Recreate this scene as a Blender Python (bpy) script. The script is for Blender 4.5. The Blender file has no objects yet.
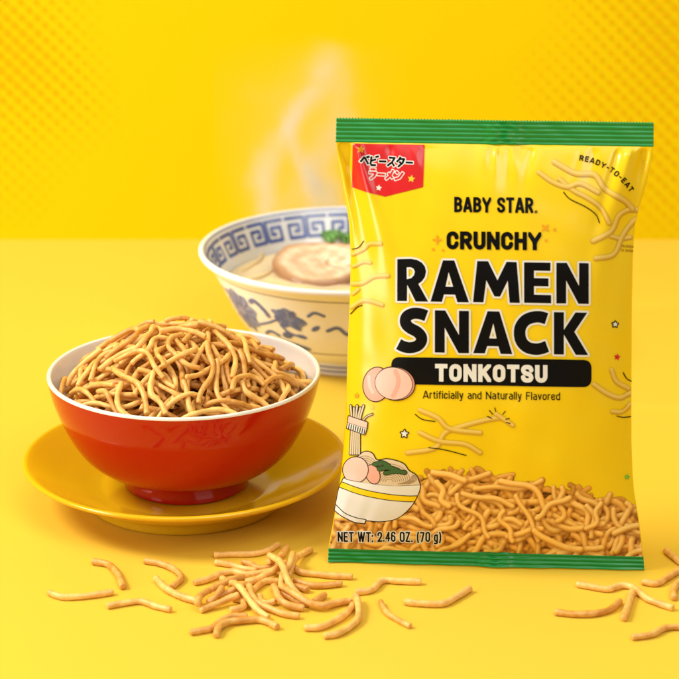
import bpy, math, random
import numpy as np

rng = np.random.RandomState(7)
random.seed(7)
R = math.radians
scene = bpy.context.scene
COL = scene.collection

# ------------------------------------------------------------------ camera
F, PITCH, CAM_H, MID = 2200.0, R(18.75), 0.4615, 339.5
FWD = np.array([0, math.cos(PITCH), -math.sin(PITCH)])
UP = np.array([0, math.sin(PITCH), math.cos(PITCH)])
RT = np.array([1.0, 0, 0])
CAM = np.array([0, 0, CAM_H])


def ray(x, y):
    x = np.asarray(x, float); y = np.asarray(y, float)
    return FWD + RT * ((x - MID) / F)[..., None] - UP * ((y - MID) / F)[..., None]


def gnd(x, y, z=0.0):
    d = ray(x, y)
    return CAM + d * ((z - CAM_H) / d[..., 2])[..., None]


def at_depth(x, y, Y):
    d = ray(x, y)
    return CAM + d * (Y / d[..., 1])[..., None]


cd = bpy.data.cameras.new('camera'); cam = bpy.data.objects.new('camera', cd); COL.objects.link(cam)
cam.location = CAM; cam.rotation_euler = (R(90) - PITCH, 0, 0)
cd.sensor_width = 36; cd.lens = 36 * F / 679; cd.clip_start = .01; cd.clip_end = 50
cd.dof.use_dof = True; cd.dof.focus_distance = 1.12; cd.dof.aperture_fstop = 12.5
scene.camera = cam


# ------------------------------------------------------------------ helpers
def srgb(r, g, b):
    f = lambda c: (c / 255) / 12.92 if c / 255 <= .04045 else ((c / 255 + .055) / 1.055) ** 2.4
    return (f(r), f(g), f(b), 1)


def mat(name, color, rough=.5, spec=.5, coat=0, sss=0, noise=0, nscale=60, bump=0, bscale=200, attr=None, coatrough=.05):
    m = bpy.data.materials.new(name); m.use_nodes = True
    nt = m.node_tree; b = nt.nodes['Principled BSDF']
    b.inputs['Base Color'].default_value = color
    b.inputs['Roughness'].default_value = rough
    b.inputs['Specular IOR Level'].default_value = spec
    b.inputs['Coat Weight'].default_value = coat
    b.inputs['Coat Roughness'].default_value = coatrough
    if sss:
        b.inputs['Subsurface Weight'].default_value = sss
        b.inputs['Subsurface Radius'].default_value = (.004, .002, .001)
        b.inputs['Subsurface Scale'].default_value = .5
    tc = nt.nodes.new('ShaderNodeTexCoord')
    if attr:
        a = nt.nodes.new('ShaderNodeAttribute'); a.attribute_name = attr
        nt.links.new(a.outputs['Color'], b.inputs['Base Color'])
    elif noise:
        n = nt.nodes.new('ShaderNodeTexNoise'); n.inputs['Scale'].default_value = nscale; n.inputs['Detail'].default_value = 5
        nt.links.new(tc.outputs['Object'], n.inputs['Vector'])
        mx = nt.nodes.new('ShaderNodeMix'); mx.data_type = 'RGBA'
        mx.inputs[6].default_value = tuple(c * (1 - noise) for c in color[:3]) + (1,)
        mx.inputs[7].default_value = tuple(min(1, c * (1 + noise)) for c in color[:3]) + (1,)
        nt.links.new(n.outputs['Fac'], mx.inputs[0]); nt.links.new(mx.outputs[2], b.inputs['Base Color'])
    if bump:
        n2 = nt.nodes.new('ShaderNodeTexNoise'); n2.inputs['Scale'].default_value = bscale; n2.inputs['Detail'].default_value = 4
        nt.links.new(tc.outputs['Object'], n2.inputs['Vector'])
        bp = nt.nodes.new('ShaderNodeBump'); bp.inputs['Strength'].default_value = bump; bp.inputs['Distance'].default_value = .0006
        nt.links.new(n2.outputs['Fac'], bp.inputs['Height']); nt.links.new(bp.outputs['Normal'], b.inputs['Normal'])
        if coat:
            nt.links.new(bp.outputs['Normal'], b.inputs['Coat Normal'])
    return m


def noodle_mat(name, dark, light):
    m = bpy.data.materials.new(name); m.use_nodes = True
    nt = m.node_tree; b = nt.nodes['Principled BSDF']
    tc = nt.nodes.new('ShaderNodeTexCoord'); oi = nt.nodes.new('ShaderNodeObjectInfo')
    n = nt.nodes.new('ShaderNodeTexNoise'); n.inputs['Scale'].default_value = 170; n.inputs['Detail'].default_value = 6; n.inputs['Roughness'].default_value = .65
    n.noise_dimensions = '4D'
    nt.links.new(tc.outputs['Object'], n.inputs['Vector'])
    ml = nt.nodes.new('ShaderNodeMath'); ml.operation = 'MULTIPLY'; ml.inputs[1].default_value = 30
    nt.links.new(oi.outputs['Random'], ml.inputs[0]); nt.links.new(ml.outputs[0], n.inputs['W'])
    ad = nt.nodes.new('ShaderNodeMath'); ad.operation = 'MULTIPLY_ADD'; ad.inputs[1].default_value = .30; ad.inputs[2].default_value = -.11
    nt.links.new(oi.outputs['Random'], ad.inputs[0])
    sm = nt.nodes.new('ShaderNodeMath'); sm.operation = 'ADD'; sm.use_clamp = True
    nt.links.new(n.outputs['Fac'], sm.inputs[0]); nt.links.new(ad.outputs[0], sm.inputs[1])
    cr = nt.nodes.new('ShaderNodeValToRGB')
    cr.color_ramp.elements[0].position = .30; cr.color_ramp.elements[0].color = dark
    cr.color_ramp.elements[1].position = .72; cr.color_ramp.elements[1].color = light
    e_ = cr.color_ramp.elements.new(.16); e_.color = tuple(c * .55 for c in dark[:3]) + (1,)
    nt.links.new(sm.outputs[0], cr.inputs[0]); nt.links.new(cr.outputs[0], b.inputs['Base Color'])
    b.inputs['Roughness'].default_value = .42; b.inputs['Specular IOR Level'].default_value = .45
    b.inputs['Subsurface Weight'].default_value = .12; b.inputs['Subsurface Radius'].default_value = (.003, .0014, .0006); b.inputs['Subsurface Scale'].default_value = .4
    n2 = nt.nodes.new('ShaderNodeTexNoise'); n2.inputs['Scale'].default_value = 330; n2.inputs['Detail'].default_value = 4
    nt.links.new(tc.outputs['Object'], n2.inputs['Vector'])
    bp = nt.nodes.new('ShaderNodeBump'); bp.inputs['Strength'].default_value = .5; bp.inputs['Distance'].default_value = .0006
    nt.links.new(n2.outputs['Fac'], bp.inputs['Height']); nt.links.new(bp.outputs['Normal'], b.inputs['Normal'])
    return m


def tag(o, label=None, cat=None, group=None, kind=None):
    if label: o['label'] = label
    if cat: o['category'] = cat
    if group: o['group'] = group
    if kind: o['kind'] = kind
    return o


def obj(name, verts, faces, m, parent=None, smooth=True, loc=None, mats=None, midx=None):
    me = bpy.data.meshes.new(name)
    me.from_pydata([tuple(v) for v in verts], [], [tuple(f) for f in faces])
    for mm in (mats or [m]): me.materials.append(mm)
    if midx is not None: me.polygons.foreach_set('material_index', np.asarray(midx, np.int32))
    me.polygons.foreach_set('use_smooth', [smooth] * len(me.polygons))
    me.update()
    o = bpy.data.objects.new(name, me); COL.objects.link(o)
    if loc is not None: o.location = loc
    if parent: o.parent = parent
    return o


def empty(name, loc):
    o = bpy.data.objects.new(name, None); COL.objects.link(o); o.location = loc
    return o


def lathe(prof, n=128):
    """closed profile list of (r,z) from the axis out and back to the axis"""
    V, Fc = [], []
    k = len(prof)
    for i in range(n):
        a = 2 * math.pi * i / n
        for r, z in prof: V.append((r * math.cos(a), r * math.sin(a), z))
    for i in range(n):
        j = (i + 1) % n
        for p in range(k - 1):
            Fc.append((i * k + p, j * k + p, j * k + p + 1, i * k + p + 1))
    return V, Fc


def spline(pts, n=8):
    """Catmull-Rom through the points"""
    P = [np.asarray(p, float) for p in pts]
    if len(P) < 3:
        return [P[0] + (P[-1] - P[0]) * t for t in np.linspace(0, 1, n + 1)]
    P = [2 * P[0] - P[1]] + P + [2 * P[-1] - P[-2]]
    out = []
    for i in range(1, len(P) - 2):
        a, b, c, d = P[i - 1:i + 3]
        for t in np.linspace(0, 1, n, endpoint=False):
            out.append(.5 * (2 * b + (c - a) * t + (2 * a - 5 * b + 4 * c - d) * t * t + (3 * b - a - 3 * c + d) * t ** 3))
    out.append(P[-2])
    return out


def resample(P, ds):
    P = np.asarray(P, float)
    L = np.concatenate([[0], np.cumsum(np.linalg.norm(np.diff(P, axis=0), axis=1))])
    n = max(3, int(round(L[-1] / ds)) + 1)
    s = np.linspace(0, L[-1], n)
    return np.stack([np.interp(s, L, P[:, k]) for k in range(P.shape[1])], 1)


def tube(P, r, sides=10, vary=.085):
    """a tube with blunt rounded ends along the points"""
    P = np.asarray(P, float)
    n = len(P)
    T = np.gradient(P, axis=0); T /= np.linalg.norm(T, axis=1)[:, None]
    ph = rng.uniform(0, 6.28, 3)
    rad = r * (1 + vary * np.sin(np.arange(n) * .55 + ph[0]) + vary * .6 * np.sin(np.arange(n) * 1.3 + ph[1]))
    rings = [(P[0] - T[0] * r * .16, T[0], rad[0] * .62), (P[0], T[0], rad[0] * .93)]
    for i in range(n):
        off = .16 * r if i == 0 else (-.16 * r if i == n - 1 else 0)
        rings.append((P[i] + T[i] * off, T[i], rad[i]))
    rings += [(P[-1], T[-1], rad[-1] * .93), (P[-1] + T[-1] * r * .16, T[-1], rad[-1] * .62)]
    ref = np.array([0, 0, 1.0]) if abs(T[0][2]) < .9 else np.array([1.0, 0, 0])
    u = ref - T[0] * np.dot(ref, T[0]); u /= np.linalg.norm(u)
    V, Fc = [], []
    for c, t, rr in rings:
        u = u - t * np.dot(u, t); u /= np.linalg.norm(u); w = np.cross(t, u)
        for k in range(sides):
            a = 2 * math.pi * k / sides
            V.append(c + rr * (1 + .035 * rng.randn()) * (u * math.cos(a) + w * math.sin(a)))
    m = len(rings)
    for i in range(m - 1):
        for k in range(sides):
            k2 = (k + 1) % sides
            Fc.append((i * sides + k, i * sides + k2, (i + 1) * sides + k2, (i + 1) * sides + k))
    Fc.append(tuple(range(sides - 1, -1, -1)))
    Fc.append(tuple((m - 1) * sides + k for k in range(sides)))
    return V, Fc


# ------------------------------------------------------------------ flat artwork: signed distance fields turned into meshes
def march(X, Y, S):
    """the region S<0 on a regular grid as shared vertices and polygons"""
    ny, nx = S.shape
    S = np.where(np.abs(S) < 1e-9, 1e-9, S)
    ins = S < 0
    verts = []
    nid = -np.ones((ny, nx), int); idx = np.argwhere(ins)
    nid[ins] = np.arange(len(idx)); verts += list(zip(X[ins], Y[ins]))
    cnt = len(verts)
    hx = -np.ones((ny, nx - 1), int); cross = ins[:, :-1] != ins[:, 1:]
    t = S[:, :-1] / (S[:, :-1] - S[:, 1:] + 1e-30); t = np.clip(t, .02, .98)
    hx[cross] = cnt + np.arange(cross.sum()); verts += list(zip((X[:, :-1] + t * (X[:, 1:] - X[:, :-1]))[cross], Y[:, :-1][cross])); cnt = len(verts)
    vy = -np.ones((ny - 1, nx), int); cross = ins[:-1] != ins[1:]
    t = S[:-1] / (S[:-1] - S[1:] + 1e-30); t = np.clip(t, .02, .98)
    vy[cross] = cnt + np.arange(cross.sum()); verts += list(zip(X[:-1][cross], (Y[:-1] + t * (Y[1:] - Y[:-1]))[cross]))
    faces = []
    tot = ins[:-1, :-1].astype(int) + ins[:-1, 1:] + ins[1:, 1:] + ins[1:, :-1]
    for j, i in np.argwhere(tot > 0):
        if tot[j, i] == 4:
            faces.append((nid[j, i], nid[j, i + 1], nid[j + 1, i + 1], nid[j + 1, i])); continue
        c = ((j, i), (j, i + 1), (j + 1, i + 1), (j + 1, i))
        e = (hx[j, i], vy[j, i + 1], hx[j + 1, i], vy[j, i])
        f = []
        for k in range(4):
            if ins[c[k]]: f.append(nid[c[k]])
            if ins[c[k]] != ins[c[(k + 1) % 4]]: f.append(e[k])
        if len(f) > 2: faces.append(tuple(f))
    return np.array(verts), faces


def d_seg(X, Y, a, b, hw, cap):
    ax, ay = a; bx, by = b
    dx, dy = bx - ax, by - ay; L = math.hypot(dx, dy)
    if L < 1e-6: return np.hypot(X - ax, Y - ay) - hw
    s = ((X - ax) * dx + (Y - ay) * dy) / L; q = np.abs((X - ax) * dy - (Y - ay) * dx) / L
    if cap == 'r':
        e = np.maximum(np.maximum(-s, s - L), 0)
        return np.hypot(e, q) - hw
    ds = np.maximum(-s, s - L); dq = q - hw
    return np.minimum(np.maximum(ds, dq), 0) + np.hypot(np.maximum(ds, 0), np.maximum(dq, 0))


def d_line(X, Y, pts, hw, cap='r'):
    S = np.full(X.shape, 1e3)
    n = len(pts)
    for i in range(n - 1):
        S = np.minimum(S, d_seg(X, Y, pts[i], pts[i + 1], hw, cap))
        if cap != 'r' and i > 0:
            S = np.minimum(S, np.hypot(X - pts[i][0], Y - pts[i][1]) - hw)
    if cap == 'c' and n > 2 and tuple(pts[0]) != tuple(pts[-1]):
        for e, q in ((0, 1), (-1, -2)):
            dx, dy = pts[e][0] - pts[q][0], pts[e][1] - pts[q][1]; L = math.hypot(dx, dy) or 1
            past = ((X - pts[e][0]) * dx + (Y - pts[e][1]) * dy) / L
            near_ = np.hypot(X - pts[e][0], Y - pts[e][1]) < hw * 1.75
            S = np.where(near_ & (past > -hw * .5), np.maximum(S, past), S)
    return S


def d_poly(X, Y, contours):
    D = np.full(X.shape, 1e3); ins = np.zeros(X.shape, bool)
    for P in contours:
        n = len(P)
        for i in range(n):
            a, b = P[i], P[(i + 1) % n]
            D = np.minimum(D, d_seg(X, Y, a, b, 0, 'r'))
            (ax, ay), (bx, by) = a, b
            if ay != by:
                c = ((ay > Y) != (by > Y)) & (X < (bx - ax) * (Y - ay) / (by - ay) + ax)
                ins ^= c
    return np.where(ins, -D, D)


class Prim:
    def __init__(s, f, box): s.f, s.box = f, box


def p_line(pts, hw, cap='r', smooth=0):
    pts = [tuple(p) for p in (spline(pts, smooth) if smooth else pts)]
    a = np.array(pts)
    return Prim(lambda X, Y: d_line(X, Y, pts, hw, cap), (a[:, 0].min() - hw, a[:, 1].min() - hw, a[:, 0].max() + hw, a[:, 1].max() + hw))


def p_poly(*contours):
    a = np.array([p for c in contours for p in c])
    return Prim(lambda X, Y: d_poly(X, Y, contours), (a[:, 0].min(), a[:, 1].min(), a[:, 0].max(), a[:, 1].max()))


def ellipse(cx, cy, rx, ry, rot=0, n=40):
    c, s = math.cos(R(rot)), math.sin(R(rot))
    return [(cx + rx * math.cos(t) * c - ry * math.sin(t) * s, cy + rx * math.cos(t) * s + ry * math.sin(t) * c) for t in np.linspace(0, 2 * math.pi, n, endpoint=False)]


def star(cx, cy, r, rot=0, inner=.48):
    return [(cx + (r if k % 2 == 0 else r * inner) * math.sin(R(rot) + k * math.pi / 5), cy - (r if k % 2 == 0 else r * inner) * math.cos(R(rot) + k * math.pi / 5)) for k in range(10)]


def field(prims, step, grow=0):
    m = grow + 2 * step + .5
    x0 = min(p.box[0] for p in prims) - m; y0 = min(p.box[1] for p in prims) - m
    x1 = max(p.box[2] for p in prims) + m; y1 = max(p.box[3] for p in prims) + m
    xs = np.arange(x0, x1 + step, step); ys = np.arange(y0, y1 + step, step)
    X, Y = np.meshgrid(xs, ys); S = np.full(X.shape, 1e2)
    for p in prims:
        i0, i1 = np.searchsorted(xs, [p.box[0] - m, p.box[2] + m]); j0, j1 = np.searchsorted(ys, [p.box[1] - m, p.box[3] + m])
        sl = (slice(max(j0 - 1, 0), j1 + 1), slice(max(i0 - 1, 0), i1 + 1))
        S[sl] = np.minimum(S[sl], p.f(X[sl], Y[sl]))
    return X, Y, S - grow


# a small stroke alphabet: centre lines in a unit box (y up); True = round its inner corners
def fillet(pts, r, closed=False):
    P = [np.asarray(p, float) for p in pts]; n = len(P); out = []
    for i in range(n):
        if not closed and i in (0, n - 1): out.append(P[i]); continue
        a, b, c = P[i - 1], P[i], P[(i + 1) % n]
        la, lc = np.linalg.norm(a - b), np.linalg.norm(c - b)
        q = min(r, la * .5 if closed or i > 1 else la, lc * .5 if closed or i < n - 2 else lc)
        p0, p1 = b + (a - b) / la * q, b + (c - b) / lc * q
        for t in np.linspace(0, 1, 7): out.append((1 - t) ** 2 * p0 + 2 * t * (1 - t) * (b * .85 + (p0 + p1) * .075) + t * t * p1)
    if closed: out.append(out[0])
    return [tuple(p) for p in out]


G = {
    'C': (1, [((1, .70), (1, 1), (0, 1), (0, 0), (1, 0), (1, .30))], 1), 'R': (1, [((0, 0), (0, 1)), ((0, 1), (1, 1), (1, .47), (0, .47)), ((.5, .47), (1, 0))], 1),
    'U': (1, [((0, 1), (0, 0), (1, 0), (1, 1))], 1), 'N': (1.06, [((0, 0), (0, 1)), ((1, 0), (1, 1)), ((0, 1), (1, 0))], 0),
    'H': (1.02, [((0, 0), (0, 1)), ((1, 0), (1, 1)), ((0, .52), (1, .52))], 0), 'Y': (1.08, [((-.1, 1), (.5, .42)), ((1.1, 1), (.5, .42)), ((.5, .45), (.5, 0))], 0),
    'B': (1, [((0, 0), (0, 1)), ((0, 1), (.94, 1), (.94, .53), (0, .53)), ((0, .53), (1, .53), (1, 0), (0, 0))], 1),
    'A': (1.12, [((-.06, -.1), (.5, 1.12)), ((1.06, -.1), (.5, 1.12)), ((.2, .24), (.8, .24))], 0),
    'S': (1, [((1, .80), (1, 1), (0, 1), (0, .57), (1, .43), (1, 0), (0, 0), (0, .20))], 1), 'T': (1, [((0, 1), (1, 1)), ((.5, 1), (.5, 0))], 0),
    'O': (1.02, [((0, .5), (0, 1), (1, 1), (1, 0), (0, 0), (0, .5))], 1), 'K': (1.05, [((0, 0), (0, 1)), ((1.06, 1.1), (.05, .38)), ((.34, .62), (1.08, -.1))], 0),
    'E': (.86, [((0, 0), (0, 1)), ((0, 1), (1, 1)), ((0, .52), (.9, .52)), ((0, 0), (1, 0))], 0), 'D': (1, [((0, 0), (0, 1)), ((0, 1), (1, 1), (1, 0), (0, 0))], 1),
    'W': (1.5, [((-.04, 1.1), (.26, -.1)), ((.26, -.1), (.5, 1.05)), ((.5, 1.05), (.74, -.1)), ((.74, -.1), (1.04, 1.1))], 0), 'Z': (.95, [((0, 1), (1, 1), (0, 0), (1, 0))], 0),
    '2': (.95, [((0, .72), (0, 1), (1, 1), (1, .55), (.5, .28), (0, 0)), ((0, 0), (1, 0))], 1), '4': (1, [((.74, 0), (.74, 1)), ((.74, 1), (0, .28)), ((0, .28), (1.05, .28))], 0),
    '6': (.95, [((1, .8), (1, 1), (0, 1), (0, 0), (1, 0), (1, .57), (0, .57))], 1), '7': (.92, [((0, 1), (1, 1), (.3, -.1))], 0), '0': (.95, [((0, .5), (0, 1), (1, 1), (1, 0), (0, 0), (0, .5))], 1),
    '.': (.32, [((.5, 0), (.5, .03))], 0), ':': (.32, [((.5, 0), (.5, .03)), ((.5, .62), (.5, .65))], 0), '-': (.6, [((0, .45), (1, .45))], 0), ' ': (.5, [], 0), 'L': (.8, [((0, 1), (0, 0), (1, 0))], 0), 'G': (1, [((1, .7), (1, 1), (0, 1), (0, 0), (1, 0), (1, .45), (.55, .45))], 1),
    '(': (.5, [((1, 1.1), (.1, .75), (.1, .2), (1, -.2))], 1), ')': (.5, [((0, 1.1), (.9, .75), (.9, .2), (0, -.2))], 1),
    'g': (.82, [((1, .72), (1, -.28), (0, -.28)), ((1, .72), (0, .72), (0, 0), (1, 0))], 1),
    'a': (.78, [((.05, .72), (1, .72), (1, 0)), ((1, .42), (0, .42), (0, 0), (1, 0))], 1), 'r': (.5, [((0, 0), (0, .72)), ((0, .45), (.1, .72), (1, .72))], 1), 't': (.5, [((.4, .95), (.4, 0), (1, 0)), ((0, .72), (1, .72))], 1),
    'i': (.2, [((.5, 0), (.5, .72)), ((.5, .97), (.5, 1.0))], 0), 'f': (.5, [((.4, 0), (.4, 1), (1, 1)), ((0, .72), (.95, .72))], 1), 'c': (.72, [((1, .5), (1, .72), (0, .72), (0, 0), (1, 0), (1, .22))], 1),
    'l': (.2, [((.5, 0), (.5, 1))], 0), 'y': (.74, [((0, .72), (.5, .02)), ((1, .72), (.45, -.28), (.1, -.28))], 0), 'n': (.76, [((0, 0), (0, .72)), ((0, .72), (1, .72), (1, 0))], 1), 'd': (.8, [((1, 0), (1, 1)), ((1, .72), (0, .72), (0, 0), (1, 0))], 1),
    'u': (.76, [((0, .72), (0, 0), (1, 0)), ((1, .72), (1, 0))], 1), 'F': (.82, [((0, 0), (0, 1), (1, 1)), ((0, .52), (.9, .52))], 0), 'v': (.72, [((0, .72), (.5, 0), (1, .72))], 0), 'o': (.8, [((0, .36), (0, .72), (1, .72), (1, 0), (0, 0), (0, .36))], 1), 'e': (.78, [((0, .38), (1, .38), (1, .72), (0, .72), (0, 0), (1, 0), (1, .16))], 1),
}


def glyph(ch, ox, oy, w, h, hw, ex=(1, 0), ey=(0, -1)):
    """one letter as a Prim; (ox,oy) its lower left corner, ex/ey its axes in picture space (y down)"""
    _, strokes, rnd = G[ch]
    W, H = max(w - 2 * hw, .01), h - 2 * hw
    paths = []
    for s in strokes:
        P = [(hw + x * W, hw + y * H) for x, y in s]
        for e in (0, -1):      # square ends
            a = np.array(P[e]); b = np.array(P[1 if e == 0 else -2]); d = a - b; L = np.linalg.norm(d)
            q = s[e]; out = abs(d[1]) > abs(d[0]) and q[1] in (0, 1, .72) or abs(d[0]) > abs(d[1]) and q[0] in (0, 1)
            ext = hw if not rnd or len(P) == 2 or out else hw * .2
            if (s[0] != s[-1]) and L > 0: P[e] = tuple(a + d / L * ext)
        if s[0] == s[-1]:
            P = fillet(P[:-1] if len(P) > 5 else P[:-1], min(W, H) * .5 + hw * .2, closed=False) if False else fillet(P, min(W, H * .6) * .5 + hw * .2)
        elif rnd and len(P) > 2: P = fillet(P, min(W, H * .6) * .5 + hw * .3)
        paths.append(P)
    det = ex[0] * ey[1] - ex[1] * ey[0]
    clip = not any(min(y for _, y in s) < -.15 or max(y for _, y in s) > 1.105 and ch in '()' for s in strokes)

    def f(X, Y):
        dx, dy = X - ox, Y - oy
        gx = (dx * ey[1] - dy * ey[0]) / det; gy = (dy * ex[0] - dx * ex[1]) / det
        S = np.full(X.shape, 1e3)
        for P in paths: S = np.minimum(S, d_line(gx, gy, P, hw, 'b'))
        if clip: S = np.maximum(S, np.maximum(np.abs(gx - w / 2) - w / 2 - .02, np.abs(gy - h / 2) - h / 2))
        return S
    cs = [(ox + a * ex[0] + b * ey[0], oy + a * ex[1] + b * ey[1]) for a in (-.3, w + .3) for b in (-.4 * h, 1.15 * h)]
    return Prim(f, (min(c[0] for c in cs), min(c[1] for c in cs), max(c[0] for c in cs), max(c[1] for c in cs)))


def text(s, x0, y0, x1, h, hw, gap, slope=0.0):
    """letters fitted between x0 and x1 on a base line"""
    tot = sum(G[c][0] for c in s); u = (x1 - x0 - gap * (len(s) - 1)) / tot
    out, x = [], x0
    for c in s:
        w = G[c][0] * u
        if c != ' ': out.append(glyph(c, x, y0 + slope * (x - x0), w, h, hw, (1, slope)))
        x += w + gap
    return out


# ------------------------------------------------------------------ materials
M = {}
M['table'] = mat('yellow_tabletop', (.78, .515, .046, 1), .5, .25, noise=.012, nscale=9, bump=.04, bscale=900)
M['wall'] = mat('yellow_backdrop', (.84, .615, .001, 1), .7, .06, noise=.012, nscale=4)
M['wall_star'] = mat('backdrop_star_print', (.81, .475, .001, 1), .7, .06)
M['red'] = mat('red_glaze', (.44, .005, .003, 1), .08, .5, bump=.015, bscale=40)
M['white_glaze'] = mat('white_glaze', (.80, .77, .72, 1), .18, .5)
M['saucer'] = mat('yellow_glaze', (.74, .425, .008, 1), .11, .5, bump=.012, bscale=30)
M['porcelain'] = mat('porcelain', (.80, .78, .72, 1), .15, .5)
M['blue'] = mat('cobalt_paint', (.085, .125, .34, 1), .2, .5, noise=.5, nscale=120)
M['blue_pale'] = mat('washed_cobalt_paint', (.17, .21, .42, 1), .2, .5, noise=.4, nscale=160)
M['brown_line'] = mat('brown_line_paint', (.22, .15, .07, 1), .25, .5)
M['noodle'] = noodle_mat('fried_noodle', (.58, .23, .026, 1), (.96, .58, .16, 1))
M['film'] = mat('yellow_film', (.82, .56, .003, 1), .21, .5, bump=.10, bscale=75)
M['green'] = mat('green_film', (.002, .25, .042, 1), .24, .5, bump=.06, bscale=120)
M['ink'] = mat('black_ink', (.004, .0035, .0035, 1), .4, .10)
M['ink_white'] = mat('white_ink', (.72, .70, .63, 1), .3, .4)
M['ink_red'] = mat('red_ink', (.60, .012, .012, 1), .28, .5)
M['ink_pink'] = mat('pink_ink', (.76, .37, .28, 1), .3, .4)
M['ink_pink2'] = mat('pale_pink_ink', (.82, .50, .41, 1), .3, .4)
M['ink_pink3'] = mat('deep_pink_ink', (.60, .25, .18, 1), .3, .4)
M['ink_orange'] = mat('orange_ink', (.80, .32, .005, 1), .3, .4)
M['ink_gold'] = mat('gold_ink', (.85, .55, .03, 1), .3, .4)
M['ink_green'] = mat('leaf_green_ink', (.20, .48, .03, 1), .3, .4)
M['ink_dgreen'] = mat('dark_green_ink', (.03, .10, .03, 1), .3, .4)
M['ink_brown'] = mat('noodle_brown_ink', (.33, .22, .12, 1), .3, .4)
M['ink_cream'] = mat('noodle_cream_ink', (.66, .52, .34, 1), .3, .4)
M['ink_yellow'] = mat('yellow_ink', (.84, .58, .004, 1), .3, .4)
M['print'] = mat('noodle_print', (1, 1, 1, 1), .3, .4, attr='ink')

# ------------------------------------------------------------------ the setting
tv = [(-1.6, -1.2, 0), (1.6, -1.2, 0), (1.6, 1.5935, 0), (-1.6, 1.5935, 0)]
tag(obj('tabletop', tv, [(0, 1, 2, 3)], M['table'], smooth=False), kind='structure')
WY = 1.5935
backdrop = tag(obj('backdrop', [(-1.6, WY, -.05), (1.6, WY, -.05), (1.6, WY, 1.3), (-1.6, WY, 1.3)], [(0, 1, 2, 3)], M['wall'], smooth=False), kind='structure')
V, Fc = [], []


def wall_stars(cx, cz, reach, wob):
    """staggered printed stars fading out away from a corner (metres on the wall)"""
    s = .0090
    for j in range(-40, 41):
        for i in range(-40, 41):
            x = cx + (i + (j % 2) * .5) * s * 1.25; z = cz + j * s * .62
            d = math.hypot((x - cx) * wob[0], (z - cz) * wob[1]) / reach + .10 * math.sin(x * 37 + z * 50)
            rad = .0032 * min(1, max(0, 1.10 - d)) ** .8
            if rad < .0006: continue
            b = len(V)
            P = star(x, z, rad, rot=rng.uniform(-12, 12), inner=.62)
            V.extend([(p[0], WY - .0008, p[1]) for p in P]); V.append((x, WY - .0008, z))
            for k in range(10): Fc.append((b + k, b + (k + 1) % 10, b + 10))


p = at_depth(679, 60, WY); wall_stars(p[0], p[2], .118, (1.0, .75))
p = at_depth(0, 55, WY); wall_stars(p[0], p[2], .090, (1.0, .72))
obj('star_print', V, Fc, M['wall_star'], backdrop, smooth=False)

# ------------------------------------------------------------------ saucer and red bowl
sx, sy = gnd(186, 496)[:2]
prof = [(0, .0055), (.040, .0055), (.0445, .0052), (.049, .0004), (.052, 0), (.0535, .0012), (.055, .0062), (.064, .0105), (.074, .0155), (.0815, .0195), (.0852, .0218),
        (.0862, .0229), (.0860, .0239), (.0848, .0243), (.083, .0238), (.076, .0199), (.066, .0150), (.056, .0112), (.048, .0088), (.040, .0081), (0, .0080)]
P = np.array(spline(prof, 4)); P[:, 0] = np.maximum(P[:, 0], 0)
o = obj('saucer', *lathe([tuple(q) for q in P], 160), M['saucer'], loc=(sx, sy, 0))
tag(o, 'round glossy yellow saucer under the red bowl', 'saucer')

RB = .0722
BZ = .0081
bx, by = sx + .0006, sy
outer = [(0, 0), (.028, 0), (.0325, .0004), (.0334, .0022), (.0330, .0060), (.0334, .0088), (.036, .0105), (.0462, .0136), (.0560, .0222), (.0636, .0350), (.0690, .0490), (.0714, .0585), (.0722, .0626)]
inner = [(.0722, .0634), (.0716, .0641), (.0706, .0640), (.0698, .0630), (.0688, .0570), (.0660, .0470), (.0605, .0340), (.0525, .0225), (.041, .0145), (.022, .0110), (0, .0105)]
po = [tuple(q) for q in spline(outer, 4)]; pi_ = [tuple(q) for q in spline(inner, 4)]
po[0] = (0, 0); pi_[-1] = (0, .0105)
bowl = empty('snack_bowl', (bx, by, BZ))
tag(bowl, 'glossy red bowl with white inside heaped with fried noodle sticks', 'bowl')
cut = next(i for i, q in enumerate(po) if q[1] >= .0096)
Vb, Fb = lathe(po[:cut + 1], 160)
obj('foot_ring', Vb, Fb, M['red'], bowl)
body = po[cut:] + pi_
Vb, Fb = lathe(body, 160); k = len(body) - 1; lip = len(po) - cut
obj('bowl_body', Vb, Fb, None, bowl, mats=[M['red'], M['white_glaze']], midx=[0 if (i % k) < lip - 1 else 1 for i in range(len(Fb))])

# ------------------------------------------------------------------ draped noodles
RES = .0005


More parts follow.
